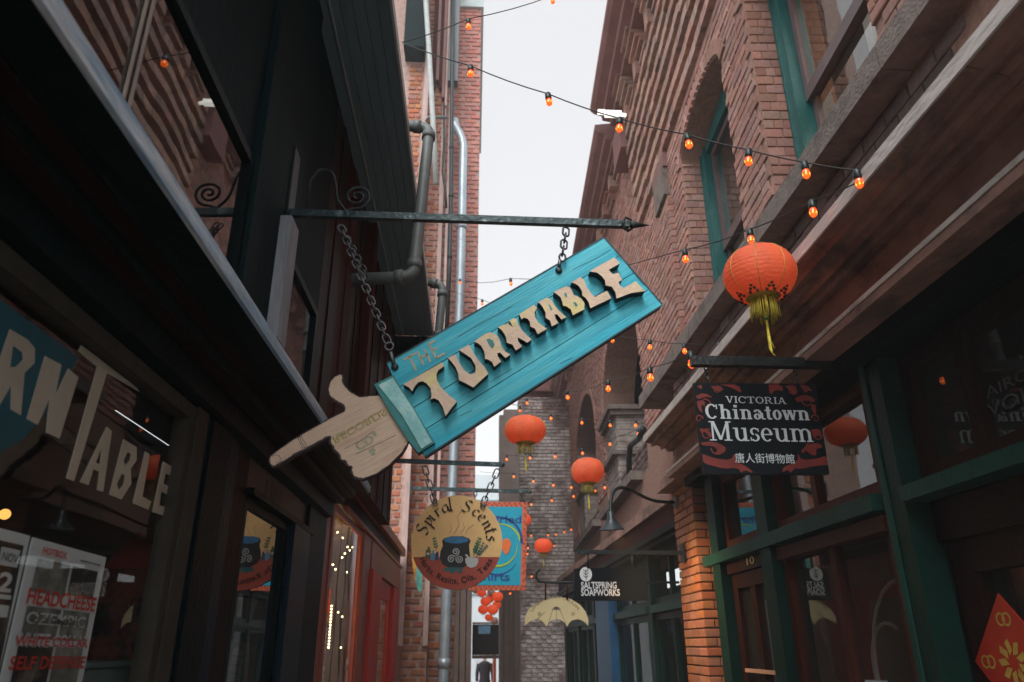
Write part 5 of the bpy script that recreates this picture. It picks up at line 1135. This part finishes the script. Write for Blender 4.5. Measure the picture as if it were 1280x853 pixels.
def leafy(x0, y0, x1, y1, m, n=5, sz=.07):
    b = MB(); stroke(b, [D(x0, y0, .003), D(x1, y1, .003)], .002, Y_); dx, dy = x1 - x0, y1 - y0; L = math.hypot(dx, dy)
    for i in range(n):
        for sg_ in (-1, 1):
            t = .2 + .8 * i / n; a = math.atan2(dy, dx) + sg_ * .8; px_, py_ = x0 + dx * t, y0 + dy * t; e = (math.cos(a), math.sin(a)); g_ = (-e[1], e[0]); s_ = sz * (1 - .3 * t) * .8
            b.add([D(px_, py_, .0035), D(px_ + e[0] * s_ * .5 + g_[0] * s_ * .2, py_ + e[1] * s_ * .5 + g_[1] * s_ * .28, .0035), D(px_ + e[0] * s_, py_ + e[1] * s_, .0035), D(px_ + e[0] * s_ * .5 - g_[0] * s_ * .2, py_ + e[1] * s_ * .5 - g_[1] * s_ * .28, .0035)], [(0, 1, 2, 3)])
    b.build('painted_plant', m, ss)
leafy(-.43, -.2, -.5, .1, gg, 4, .1); leafy(.36, -.3, .52, .1, gg, 5, .12); leafy(.38, -.32, .45, 0, gg, 4, .1); leafy(.42, -.34, .68, -.07, gb, 6, .09); leafy(.42, -.34, .6, .0, gb, 5, .08)
for pts, m in (([(180, 520), (190, 518), (192, 498), (205, 498), (207, 518), (214, 522), (210, 575), (178, 570)], mat('painted_bottle_green', (.12, .16, .05), .5)), ([(212, 545), (222, 540), (224, 520), (234, 520), (236, 540), (242, 545), (240, 588), (210, 585)], mat('painted_bottle_blue', (.15, .32, .5), .5)), ([(242, 545), (248, 540), (250, 530), (262, 530), (264, 545), (266, 548), (264, 588), (242, 585)], mat('painted_bottle_navy', (.03, .07, .2), .5))): sp('painted_bottle', m, cs(pts), .003)
sp('painted_label', wh, cs([(188, 535), (205, 537), (204, 552), (187, 550)]), .004); sp('painted_mortar', wh, cs([(438, 572), (480, 566), (524, 572), (522, 600), (510, 625), (480, 636), (455, 628), (440, 600)]), .0042); sp('painted_pestle', wh, cs([(436, 552), (446, 545), (470, 570), (460, 578)]), .0046)
sp('painted_hearth', gb, cs([(305, 632), (425, 632), (418, 668), (395, 668), (385, 645), (372, 668), (340, 668), (330, 650), (318, 662), (300, 655)]), .0026)
m_smk = mat('painted_smoke', (.58, .42, .24), .6)
b = MB(); 
for pts in ([(360, 415), (395, 350), (380, 300), (410, 250), (400, 220)], [(330, 410), (345, 380), (335, 350)], [(440, 410), (450, 380), (490, 350)], [(405, 410), (430, 370), (420, 340)]): stroke(b, [D(*p, d=.0022) for p in cs(pts)], .004, Y_)
b.build('painted_smoke', m_smk, ss)
# calligraphic words: nib strokes laid on an arc
GL = {'S': [[(.62, .86), (.45, .98), (.22, .95), (.1, .76), (.25, .58), (.48, .45), (.55, .24), (.4, .05), (.18, .0), (.0, .12)]],
 'p': [[(.1, .6), (.18, .62), (.12, -.35)], [(.16, .5), (.35, .64), (.52, .48), (.48, .2), (.3, .02), (.14, .1)]],
 'i': [[(.08, .58), (.16, .6), (.16, .06), (.26, .02)], [(.18, .82), (.2, .86)]],
 'r': [[(.08, .58), (.16, .6), (.16, .02)], [(.17, .42), (.3, .6), (.44, .56)]],
 'a': [[(.5, .55), (.3, .63), (.08, .45), (.08, .15), (.25, .02), (.46, .2), (.5, .58), (.5, .1), (.6, .03)]],
 'l': [[(.1, 1.05), (.16, 1.08), (.16, .08), (.28, .02)]],
 'c': [[(.46, .52), (.3, .63), (.1, .48), (.07, .2), (.22, .02), (.46, .1)]],
 'e': [[(.1, .3), (.44, .38), (.42, .58), (.25, .63), (.08, .45), (.08, .16), (.25, .02), (.48, .12)]],
 'n': [[(.06, .58), (.14, .6), (.14, .02)], [(.15, .42), (.32, .62), (.46, .52), (.46, .08), (.56, .02)]],
 't': [[(.22, .92), (.2, .12), (.32, .01), (.44, .06)], [(.04, .62), (.42, .64)]],
 's': [[(.42, .54), (.26, .63), (.1, .5), (.22, .36), (.4, .24), (.34, .05), (.16, .0), (.04, .08)]]}
def smooth2(p, it=2):
    for _ in range(it):
        q = [p[0]]
        for a, c in zip(p[:-1], p[1:]): q += [(a[0] * .75 + c[0] * .25, a[1] * .75 + c[1] * .25), (a[0] * .25 + c[0] * .75, a[1] * .25 + c[1] * .75)]
        p = q + [p[-1]]
    return p
def nib_word(wd, angs, r_, h, m, wn=.13):
    for ch, a in zip(wd, angs):
        b = MB(); ar = math.radians(a); tx = Vector((math.sin(ar), -math.cos(ar))); e = Vector((math.cos(ar), math.sin(ar))); k = 0
        O = D(e.x * r_, e.y * r_, .0045); Uv = (X_ * tx.x + Z_ * tx.y) * h * RR; Vv = (X_ * e.x + Z_ * e.y) * h * RR
        for st in GL[ch]: nib(b, (O - Uv * .3, Uv, Vv), smooth2(st), wn, 35); k += 1
        b.build('painted_letter', m, ss)
m_ink = mat('painted_black_ink', (.012, .01, .01), .6)
nib_word('Spiral', (162, 146, 135, 124, 111, 99), .66, .29, m_ink, .15); nib_word('Scents', (74, 56, 43, 29, 16, 4), .65, .28, m_ink, .15)
for wd_, a_, c_ in (('Herbs,', 204, 236), ('Resins,', 240, 274), ('Oils,', 278, 300), ('Teas', 306, 334)): b = MB(); arc_text(b, wd_, C0 - Y_ * .0045, X_, Z_, .885 * RR, a_, c_, .135 * RR, inward=True, offset=.01); b.build('painted_word', m_ink, ss)
for (px, py, tx, ty) in ((544, 630, 531, 584), (603.5, 633, 622, 588)):
    b = MB(); c = P(px, py, y=Y4 - .01); b.tube([c + (X_ * math.cos(a) + Z_ * math.sin(a)) * .012 for a in [2 * PI * i / 12 for i in range(12)]], .0028, 6, closed=True); b.build('eye_ring', m_chain, ss)
    chain(ss, P(tx, ty, y=Y4 - .01), P(px - (1 if px < 570 else 0), py - 2, y=Y4 - .01), m_chain, .05, .0038, .024)

# ================================================================== WHIRLED SIGN
Y6 = 6.0
bracket('thin dark iron bar above the turquoise square sign', (575, 611), (662, 615), Y6, .028, wallx=-.5)
wsn = thing('square_sign', 'turquoise square sign with an orange checked border, half hidden behind the round sign', 'sign', P(625, 683, y=Y6))
q = [P(586, 738, y=Y6), P(657, 738, y=Y6), P(659, 628, y=Y6), P(586, 627, y=Y6)]
b = MB(); b.prism(q, (0, .03, 0)); b.build('board', mat('orange_board', (.6, .12, .05), .5, .15, 8), wsn)
q2 = [P(591, 731.5, y=Y6 - .003), P(650.5, 732, y=Y6 - .003), P(653, 634, y=Y6 - .003), P(591, 633, y=Y6 - .003)]; b = MB(); b.prism(q2, (0, .002, 0)); b.build('panel', mat('turquoise_panel', (.0, .32, .46), .5, .08, 4), wsn)
b = MB(); r = random.Random(2)
for a, c in ((0, 1), (1, 2), (2, 3)):
    n = 22
    for i in range(n):
        for o_ in (0, 1):
            if (i + o_) % 2: continue
            p = q[a].lerp(q[c], (i + .5) / n); p = p.lerp((q[0] + q[2]) / 2, .035 + .05 * o_); s_ = .007; b.add([p + Vector((x * s_, -.002, z * s_)) for x, z in ((-1, -1), (1, -1), (1, 1), (-1, 1))], [(0, 1, 2, 3)])
b.build('border_check', mat('dark_orange_red', (.28, .05, .03), .6), wsn, kind='stuff')
mbl = mat('sign_deep_blue', (.01, .05, .25), .5)
for s_, a, c, h in (('Whirled', (592, 653), (651.5, 654), .062), ('Shirts', (596, 725.5), (637, 726), .062)): b = MB(); text(b, s_, P(*a, y=Y6 - .006), P(*c, y=Y6 - .006), Z_, h, offset=.012); b.build('painted_word', mbl, wsn)
c = P(622, 682, y=Y6 - .006); b = MB()
for a0, rr_, m in ((.1, .19, 0), (3.2, .19, 0)):
    stroke(b, [c + (X_ * math.cos(a0 + t * .13) + Z_ * math.sin(a0 + t * .13)) * (rr_ + .03 * math.sin(t * .16)) for t in range(19)], .022, Y_, taper=True)
b.build('painted_swirl', mbl, wsn)
b = MB(); stroke(b, [c + X_ * .02 + (X_ * math.cos(.2 + t * .13) + Z_ * math.sin(.2 + t * .13)) * .165 for t in range(16)], .02, Y_, taper=True); stroke(b, [c + (X_ * math.cos(4.6 + t * .12) + Z_ * math.sin(4.6 + t * .12)) * .155 - Y_ * .001 for t in range(16)], .018, Y_, taper=True); b.build('painted_rainbow', mat('sign_green_yellow', (.35, .5, .05), .5), wsn)
b = MB(); b.prism([P(px, py, y=Y6 - .008) for px, py in ((626, 680), (630, 674), (636, 673), (639, 680), (636, 690), (632, 694), (628, 688))], (0, .001, 0)); b.build('painted_figure', mat('sign_orange', (.7, .15, .03), .5), wsn)
for a, c in (((653, 615), (655, 627)), ((594, 612), (594, 627))): chain(wsn, P(*a, y=Y6), P(*c, y=Y6), m_chain_d, .05, .004, .024)

section(1)
# ================================================================== UMBRELLA SIGN
Y5 = 5.6
us_ = thing('sign_bracket', 'thin iron rod with a curled end above the cream umbrella sign', 'bracket', P(720, 728, y=Y5))
b = MB(); b.tube([P(675, 712, y=Y5), P(671, 716, y=Y5), P(670, 722, y=Y5), P(674, 727, y=Y5), P(682, 728, y=Y5), P(719, 728.5, y=Y5), Vector((X2, Y5, P(719, 728.5, y=Y5).z))], .009, 8); b.build('rod', m_iron, us_)
um = thing('umbrella_sign', 'cream umbrella shaped hanging sign with scalloped lower edge', 'sign', P(695, 765, y=Y5))
r7 = lambda pts: crop(560, 700, 5.575, pts)
out_ = r7([(535, 460), (536, 400), (560, 350), (600, 315), (650, 285), (720, 264), (790, 260), (860, 275), (920, 312), (958, 360), (977, 410), (978, 462), (960, 440), (935, 422), (900, 414), (865, 422), (845, 440), (831, 466), (815, 440), (790, 420), (758, 412), (725, 420), (700, 440), (685, 466), (670, 440), (648, 420), (615, 413), (580, 425), (555, 440)])
hole = r7([(722, 350), (735, 332), (755, 324), (775, 332), (786, 350)])
b = MB(); b.prism([P(*p, y=Y5) for p in out_], (0, .02, 0), holes=[[P(*p, y=Y5) for p in hole]]); b.build('board', mat('cream_board', (.75, .66, .38), .6, .08, 6), um)
b = MB()
for a, c in (((700, 440), (730, 350)), ((755, 415), (755, 352)), ((820, 440), (780, 350)), ((620, 415), (680, 360))): stroke(b, [P(*p, y=Y5 - .002) for p in r7([a, c])], .003, Y_)
cU = P(695, 785, y=Y5 - .002); arc_text(b, 'UMBRELLATORIUM', cU, X_, Z_, .196, 148, 36, .02); b.build('painted_print', mat('faded_olive_print', (.2, .18, .09), .6), um)
for cx_ in (635, 870): 
    b = MB(); c = P(*r7([(cx_, 380)])[0], y=Y5 - .002); stroke(b, spiral_pts(c, X_, Z_, .014, 1.3, 0, 20, .004), .003, Y_); b.build('painted_scroll', mat('faded_olive_print', (.2, .18, .09), .6), um)
for px in (682, 709):
    b = MB(); b.tube([P(px, 728.5, y=Y5), P(px, 750, y=Y5)], .006, 6); b.build('hanger_rod', m_redbrown, um)

# ================================================================== SALTSPRING SIGN
Y7 = 5.0
bracket('black iron bar carrying the black soap shop sign', (852, 691.5), (722, 690), Y7, .026, m=m_iron, knob=False)
sl_ = thing('soap_sign', 'black rectangular hanging sign reading SALTSPRING SOAPWORKS with a white leaf seal', 'sign', P(765, 730, y=Y7))
q = [P(718, 751, y=Y7), P(810, 751, y=Y7), P(809, 709, y=Y7), P(718, 711, y=Y7)]; b = MB(); b.prism(q, (0, .05, 0)); b.build('board', m_signblack, sl_)
for s_, a, c in (('SALTSPRING', (726.5, 736), (771, 735.6)), ('SOAPWORKS', (726.5, 744.8), (775, 744.8))): b = MB(); text(b, s_, P(*a, y=Y7 - .002), P(*c, y=Y7 - .002), Z_, .042, offset=.022); b.build('lettering', m_white, sl_)
c = P(732.3, 718, y=Y7 - .002); b = MB(); b.prism([c + X_ * .04 * math.cos(t * PI / 12) + Z_ * .045 * math.sin(t * PI / 12) for t in range(24)], (0, .001, 0)); b.build('seal', m_white, sl_)
b = MB(); stroke(b, [c - Y_ * .002 - Z_ * .035, c - Y_ * .002 + Z_ * .03], .004, Y_)
for i in range(3):
    for s_ in (-1, 1): z = -.022 + .018 * i; stroke(b, [c - Y_ * .002 + Z_ * z, c - Y_ * .002 + Z_ * (z + .014) + X_ * s_ * .016], .004, Y_)
b.build('leaf_mark', m_signblack, sl_)
for px in (735, 790): b = MB(); b.tube([P(px, 691, y=Y7), P(px, 711, y=Y7)], .008, 6); b.build('hanger_rod', m_iron, sl_)

# ================================================================== MUSEUM SIGN
Y8 = 2.6
mb_ = bracket('flat black square steel bar over the museum sign', (1090, 456), (864, 452), Y8, .036, m=m_iron, knob=False)
ms = thing('museum_sign', 'black hanging sign with red swirls reading VICTORIA Chinatown Museum', 'sign', P(953, 536, y=Y8))
r8 = lambda pts: crop(850, 440, 5.02, pts)
q = [P(*p, y=Y8) for p in r8([(150, 768), (938, 768), (850, 200), (85, 195)])]; b = MB(); b.prism(q, (0, .02, 0)); b.build('board', m_signblack, ms)
def M8(x, y, d=.001): return P(*r8([(x, y)])[0], y=Y8 - d)
# red scrollwork, kept clear of the words: hand-shaped flame and swirl strokes
ORN = [[(105, 215), (135, 205), (140, 240)], [(190, 215), (230, 250), (270, 245), (255, 215)], [(250, 205), (330, 225), (390, 265), (370, 205)], [(100, 275), (150, 255), (215, 290), (160, 280), (110, 300)], [(105, 310), (150, 300), (160, 340), (130, 330), (145, 390), (115, 360)],
 [(125, 480), (180, 490), (215, 540), (180, 530), (160, 500), (130, 510)], [(130, 570), (200, 560), (280, 590), (290, 620), (250, 650), (215, 640), (240, 615), (210, 590), (140, 590)], [(140, 640), (220, 670), (320, 680), (345, 630), (350, 690), (420, 720), (470, 765), (400, 740), (390, 765), (360, 725), (280, 735), (210, 715), (145, 700)],
 [(750, 205), (800, 210), (835, 250), (800, 240), (790, 265)], [(555, 205), (640, 205), (650, 250), (600, 235), (565, 275)], [(660, 215), (720, 205), (740, 260), (710, 275), (690, 240)], [(720, 290), (780, 265), (845, 290), (850, 320), (790, 300), (735, 320)], [(850, 330), (855, 400), (830, 370), (820, 330)],
 [(760, 620), (800, 580), (870, 570), (900, 600), (850, 610), (860, 650), (820, 650), (800, 610), (770, 640)], [(925, 710), (850, 715), (760, 735), (720, 730), (690, 765), (680, 735), (640, 760), (650, 720), (740, 690), (740, 630), (760, 680), (860, 670), (925, 650)], [(820, 490), (880, 480), (895, 540), (860, 520), (845, 550)]]
for o_ in ORN:
    pts = [M8(*p) for p in smooth2(o_ + [o_[0]], 1)][:-1]; b = MB(); b.prism(pts, (0, .0006, 0)); b.build('red_ornament', m_ornred, ms)
for (cx_, cy_, r_, a, sg_) in ((235, 240, 30, 0, 1), (165, 330, 34, 2, -1), (170, 520, 36, 1, 1), (235, 610, 38, 3, 1), (700, 240, 32, 1, -1), (800, 310, 40, 2, 1), (860, 520, 32, 0, -1), (830, 610, 40, 2, 1), (120, 420, 24, 0, 1), (850, 420, 26, 3, -1)):
    b = MB(); stroke(b, spiral_pts(M8(cx_, cy_, .0022), X_, Z_, r_ / 5.02 * 2.9 / 928, 1.2, a, 26, .003, sg_), .006, Y_, taper=True); b.build('red_ornament', m_ornred, ms)
def slab8(body, a, c, h, w_, t):
    b = MB(); slab_text(b, body, M8(*a, d=.004), M8(*c, d=.004), Z_, h, w_, t); b.build('lettering', m_offwhite, ms)
u8 = 2.86 / 928 / 5.02
slab8('VICTORIA', (290, 319), (668, 328), 40 * u8 * 1.05, .14, .08); slab8('Chinatown', (163, 418), (815, 430), 84 * u8 * 1.08, .2, .085); slab8('Museum', (190, 556), (838, 566), 113 * u8 * 1.05, .15, .06)
b = MB(); text(b, '唐人街博物館', M8(348, 690, .004), M8(722, 697, .004), Z_, 46 * u8, offset=.003); b.build('lettering', m_offwhite, ms)
for a, c in (((162, 92), (172, 190)), ((722, 98), (732, 192))): chain(ms, M8(*a, d=-.01), M8(*c, d=-.01), m_chain_d, .022, .0028, .014)

# ================================================================== LANTERNS
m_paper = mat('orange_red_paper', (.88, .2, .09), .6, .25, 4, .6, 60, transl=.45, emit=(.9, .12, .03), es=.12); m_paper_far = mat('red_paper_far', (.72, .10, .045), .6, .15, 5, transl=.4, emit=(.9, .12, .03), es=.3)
m_gold = mat('gold_seam', (.55, .36, .08), .4, .2, 20, metal=.4); m_tas = mat('yellow_green_tassel', (.62, .5, .05), .7, .35, 40)
def lantern(name, label, C, r_, flat=.80, tass=.9, tilt=0., seams=8, ribs=15, detail=True, mp=None, group='red paper lanterns', cords=None):
    t = thing(name, label, 'lantern', C, group); b = MB(); prof = []; n = ribs * 3
    for i in range(n + 1):
        a = math.radians(-66 + 132 * i / n); e = 1 + (.010 if i % 3 == 1 else -.006 if i % 3 == 0 else 0)
        prof.append((r_ * math.cos(a) ** .8 * e, r_ * flat * math.sin(a) / math.sin(math.radians(66)) * .93))
    b.lathe(C, prof, 28); b.build('paper_shade', mp or m_paper, t)
    zt_ = r_ * flat * .93; rt = prof[-1][0]
    b = MB()
    for k in range(seams):
        a = 2 * PI * k / seams + .35 + tilt; pts = [C + Vector((math.cos(a) * p[0] * 1.012, math.sin(a) * p[0] * 1.012, p[1])) for p in prof[::3]]; b.tube(pts, r_ * .012, 4)
    b.build('gold_seams', m_gold, t)
    b = MB(); b.tube([C + Vector((math.cos(a) * rt, math.sin(a) * rt, zt_)) for a in [2 * PI * k / 16 for k in range(16)]], r_ * .02, 5, closed=True)
    b.tube([C + Vector((-rt, 0, zt_)), C + Vector((-rt * .7, 0, zt_ + r_ * .28)), C + Vector((0, 0, zt_ + r_ * .36)), C + Vector((rt * .7, 0, zt_ + r_ * .28)), C + Vector((rt, 0, zt_))], r_ * .012, 4); b.build('wire_handle', m_chain, t)
    if detail:
        b = MB(); r = random.Random(4)
        for k in range(8):
            a = 2 * PI * k / 8; 
            for j in range(5):
                aa = a + (j - 2) * .09; rr_ = rt * (1.18 + .12 * (2 - abs(j - 2))); zz_ = -zt_ * (1.0 - .1 * (2 - abs(j - 2)))
                p = C + Vector((math.cos(aa) * rr_ * 1.03, math.sin(aa) * rr_ * 1.03, zz_ + .0)); b.sphere(p, r_ * .05, 6)
        b.build('cloud_trim', mat('black_gold_trim', (.05, .03, .01), .5, .3, 30), t)
    b = MB(); b.lathe(C, [(rt * 1.02, -zt_ + .002), (rt * .8, -zt_ - r_ * .06), (rt * .1, -zt_ - r_ * .07)], 16); b.build('bottom_cap', m_gold, t)
    b = MB(); r = random.Random(9); z0 = -zt_ - r_ * .06; nn = 70 if detail else 30
    for k in range(nn):
        a = r.random() * 2 * PI; q_ = rt * (.5 + .3 * r.random()); L = r_ * .62 * tass * (.85 + .3 * r.random()); p = C + Vector((math.cos(a) * q_, math.sin(a) * q_, z0)); e = C + Vector((math.cos(a) * q_ * 1.12, math.sin(a) * q_ * 1.12, z0 - L))
        b.tube([p, e], r_ * .018, 3)
    b.build('tassel', m_tas, t)
    b = MB()
    for k in range(5): a = k * 1.3; b.tube([C + Vector((0, 0, z0 - r_ * .4)), C + Vector((math.cos(a) * r_ * .03, math.sin(a) * r_ * .03, z0 - r_ * (1.1 + .1 * k) * tass - r_ * .2)), C + Vector((math.cos(a) * r_ * .05 + r_ * .06, math.sin(a) * r_ * .05, z0 - r_ * (1.55 + .06 * k) * tass))], r_ * .022, 4)
    b.build('tassel_cord', m_tas, t)
    b = MB(); b.sphere(C + Vector((0, -.0, z0 - r_ * .62 * tass)), r_ * .05, 8); b.build('bead', mat('green_bead', (.01, .15, .09), .3), t)
    return t
def rpx(px, y, rp, py): return (P(px + rp, py, y=y).x - P(px - rp, py, y=y).x) / 2
def lan(label, px, py, rp, y, **k): return lantern('paper_lantern', label, P(px, py, y=y), rpx(px, y, rp, py), **k)
lan('big ribbed orange red lantern with a long yellow tassel, nearest, above the museum sign', 949.5, 343, 43, 2.25, group='red paper lanterns', tass=.95)
lan('faded orange lantern with a stubby tassel below the turquoise sign board', 656.5, 538, 26, 5.0, flat=.68, detail=False, tass=.75)
lan('orange red lantern with a yellow tassel left of the gooseneck lamp', 734.5, 589, 20.5, 6.0, flat=.78, detail=False)
lan('small red lantern above the cream umbrella sign', 679, 682.5, 11, 8.0, detail=False, mp=m_paper_far)
lan('small red lantern mostly hidden behind the edge of the turquoise square sign', 655, 650, 9, 9.0, detail=False, mp=m_paper_far)
lc = 0
for (px, py, rp, y, lab) in ((602, 741, 6, 9.6, 'upper left one of the red lanterns clustered in the passage'), (622, 746, 7, 9.6, 'upper right one of the red lanterns clustered in the passage'), (607, 752, 6.5, 9.9, 'middle one of the red lanterns clustered in the passage'), (604, 762, 6.5, 9.7, 'lower left one of the red lanterns clustered in the passage'), (616, 762, 7, 9.5, 'lower right one of the red lanterns clustered in the passage'), (611, 772, 5, 10.2, 'lowest of the red lanterns clustered in the passage'), (613, 748, 5.5, 10.6, 'rearmost red lantern in the top row of the passage cluster'), (621, 756, 5.5, 10.8, 'red lantern at the right edge of the passage cluster')):
    lan(lab, px, py, rp, y, detail=False, mp=m_paper_far, tass=.3)
for i, (px, py, rp, lab) in enumerate(((594, 738, 4.5, 'pale white lantern at the left edge of the passage cluster'), (614, 741, 5, 'pale white lantern between the red ones at the top of the passage cluster'), (618, 776, 5, 'pale white lantern at the bottom right of the passage cluster'))):
    lan(lab, px, py, rp, 10.5, detail=False, mp=mat('pale_pink_paper', (.75, .5, .42), .6, transl=.4), tass=.2)

# ================================================================== STRING LIGHTS
m_bulb = bpy.data.materials.new('orange_bulb'); m_bulb.use_nodes = True; nt = m_bulb.node_tree; nt.nodes.clear(); o = node(nt, 'ShaderNodeOutputMaterial')
lw_ = node(nt, 'ShaderNodeLayerWeight'); lw_.inputs[0].default_value = .35; cr = node(nt, 'ShaderNodeMix', data_type='RGBA'); cr.inputs[6].default_value = (1, .13, .012, 1); cr.inputs[7].default_value = (.75, .035, .006, 1)
e = node(nt, 'ShaderNodeEmission'); e.inputs[1].default_value = 1.05; gg_ = node(nt, 'ShaderNodeBsdfGlossy'); gg_.inputs['Roughness'].default_value = .08; mx = node(nt, 'ShaderNodeAddShader'); ms_ = node(nt, 'ShaderNodeMixShader'); ms_.inputs[0].default_value = .12
nt.links.new(lw_.outputs['Facing'], cr.inputs[0]); nt.links.new(cr.outputs[2], e.inputs[0]); nt.links.new(e.outputs[0], ms_.inputs[1]); nt.links.new(gg_.outputs[0], ms_.inputs[2]); nt.links.new(ms_.outputs[0], o.inputs[0])
m_fil = emis('filament_glow', (1, .35, .05), 2.2)
def bulb_meshes():
    k = S; out = {}
    def mk(name, prof, m, n=12):
        b = MB(); b.lathe((0, 0, 0), prof, n); me = bpy.data.meshes.new(name); me.from_pydata([tuple(v * S) for v in b.v], [], b.f); me.materials.append(m)
        for p in me.polygons: p.use_smooth = True
        return me
    gl_ = mk('bulb', [(.007, -.026), (.010, -.031), (.0115, -.039), (.0120, -.045), (.0095, -.053), (.005, -.058), (.0, -.059)], m_bulb)
    so_ = mk('socket', [(.0, .004), (.006, .004), (.011, -.002), (.012, -.024), (.010, -.029), (.0, -.030)], m_socket)
    fi_ = mk('filament', [(.0121, -.0415), (.01235, -.0455), (.0115, -.0495)], m_fil, 6)
    return gl_, so_, fi_
GLB, SOC, FIL = bulb_meshes()
def string_lights(label, A, B, bulbs, grow=1.0, sag=.02, extra=()):
    t = thing('string_lights', label, 'string lights', A, 'orange festoon lights'); o0 = origin(t)
    n = (B - A).cross(Z_).normalized(); pts = []
    for (px, py) in bulbs:
        g = P(px, py, pl=(A, n)); pts.append(g + Z_ * .05 * grow)
    al = sorted([A, B] + pts, key=lambda p: (p - A).dot(B - A)); path = []
    for a, c in zip(al[:-1], al[1:]):
        for i in range(4): u = i / 4; path.append(a.lerp(c, u) - Z_ * 4 * u * (1 - u) * sag * (c - a).length)
    path.append(al[-1]); b = MB(); b.tube(path, .0024, 5); b.build('cable', m_wire, t)
    for k, p in enumerate(pts):
        tl = rnd.uniform(-.12, .12); sb = bpy.data.objects.new('bulb', GLB); COL.objects.link(sb); sb.parent = t; sb.location = W(p) - o0; sb.scale = (grow,) * 3; sb.rotation_euler = (tl, rnd.uniform(-.12, .12), 0)
        s2_ = bpy.data.objects.new('socket', SOC); COL.objects.link(s2_); s2_.parent = sb; f2_ = bpy.data.objects.new('filament', FIL); COL.objects.link(f2_); f2_.parent = sb
    return t
cap = lambda px, py: P(px, py, x=1.115)
fac = lambda px, py: P(px, py, pl=FAC)
E1 = P(503, 53, x=-.327)
string_lights('nearest festoon string crossing the sky from the soffit edge to the white cornice edge', E1, cap(1079, 221), [(588, 95), (685, 131), (775.5, 163), (860, 184), (938, 204), (1008, 220), (1074, 231)])
string_lights('short festoon string rising from the soffit edge out of the top of the view', E1 + Vector((0, .02, .02)), P(800, -60, x=1.0), [(585, 34), (690, 4)])
string_lights('festoon string sloping down from the white cornice edge past the big lantern', cap(1080, 224), P(541, 347, y=8.3), [(1018, 269), (939, 303), (857, 326), (638, 356), (574.7, 355)], 1.05)
string_lights('festoon string passing behind the turquoise board and ending at the long stone sill', P(537, 343, y=8.32), P(905, 432, x=1.32), [(544, 358), (602.8, 381), (765, 427), (813, 435.5), (856, 441), (900, 441)], 1.1)
string_lights('festoon string from the far left up to the end of the museum sign bar', P(636, 505, y=9.5), P(872, 450, y=2.62), [(658.6, 505), (709, 498), (761, 488), (813, 474.7), (865, 458.5)], 1.2)
string_lights('festoon string across the first two dark arches at the height of the faded lantern', P(640, 505, y=8.5), fac(800, 526), [(650, 514.8), (688.6, 524), (727.6, 529.7), (762.8, 533), (795.4, 533)], 1.25)
string_lights('festoon string dipping below the faded lantern to the drain at the arcade', P(628, 566, y=9), fac(803, 535), [(633.6, 575.5), (663, 574), (694.7, 572), (728, 567.8), (762.8, 556.6), (797.5, 544)], 1.2)
string_lights('festoon string just above the turquoise square sign over the whitewashed bricks', P(600, 590, y=10), fac(775, 600), [(641.7, 597), (667, 603), (691.4, 608), (714.5, 610.5), (756, 610.8)], 1.2)
string_lights('festoon string right behind the orange red lantern tassel', P(630, 632, y=11), fac(765, 606), [(664.6, 631.7), (690, 626.8), (717, 621.7), (744.7, 614.8)], 1.2)
string_lights('festoon string of closely spaced bulbs above the small red lantern', P(640, 672, y=11.5), fac(728, 655), [(663.5, 670.4), (685, 670), (695, 669), (705, 666), (714, 663)], 1.15)
string_lights('festoon string at the height of the small red lantern beside the square sign', P(640, 690, y=11.5), fac(715, 680), [(660, 686), (693, 683)], 1.15)
string_lights('lowest festoon string crossing under the small red lantern', P(595, 745, y=11.8), P(735, 700, pl=FAC), [(659.5, 693.5), (664, 721.5), (638, 742.7)], 1.15)
print('objects', len(bpy.data.objects))

# ================================================================== added thin volume imitating the lens veil
hz = MB(); hz.box((-31, 31), (-21, 61), (GZ - .8, 12.3)); hzm = bpy.data.materials.new('veil_haze'); hzm.use_nodes = True; nt = hzm.node_tree; nt.nodes.clear()
o = node(nt, 'ShaderNodeOutputMaterial'); pv = node(nt, 'ShaderNodeVolumePrincipled'); pv.inputs['Color'].default_value = (.9, .93, .96, 1); pv.inputs['Density'].default_value = .0045; nt.links.new(pv.outputs[0], o.inputs['Volume'])
hz.build('veil_haze_box', hzm, None, kind='stuff')
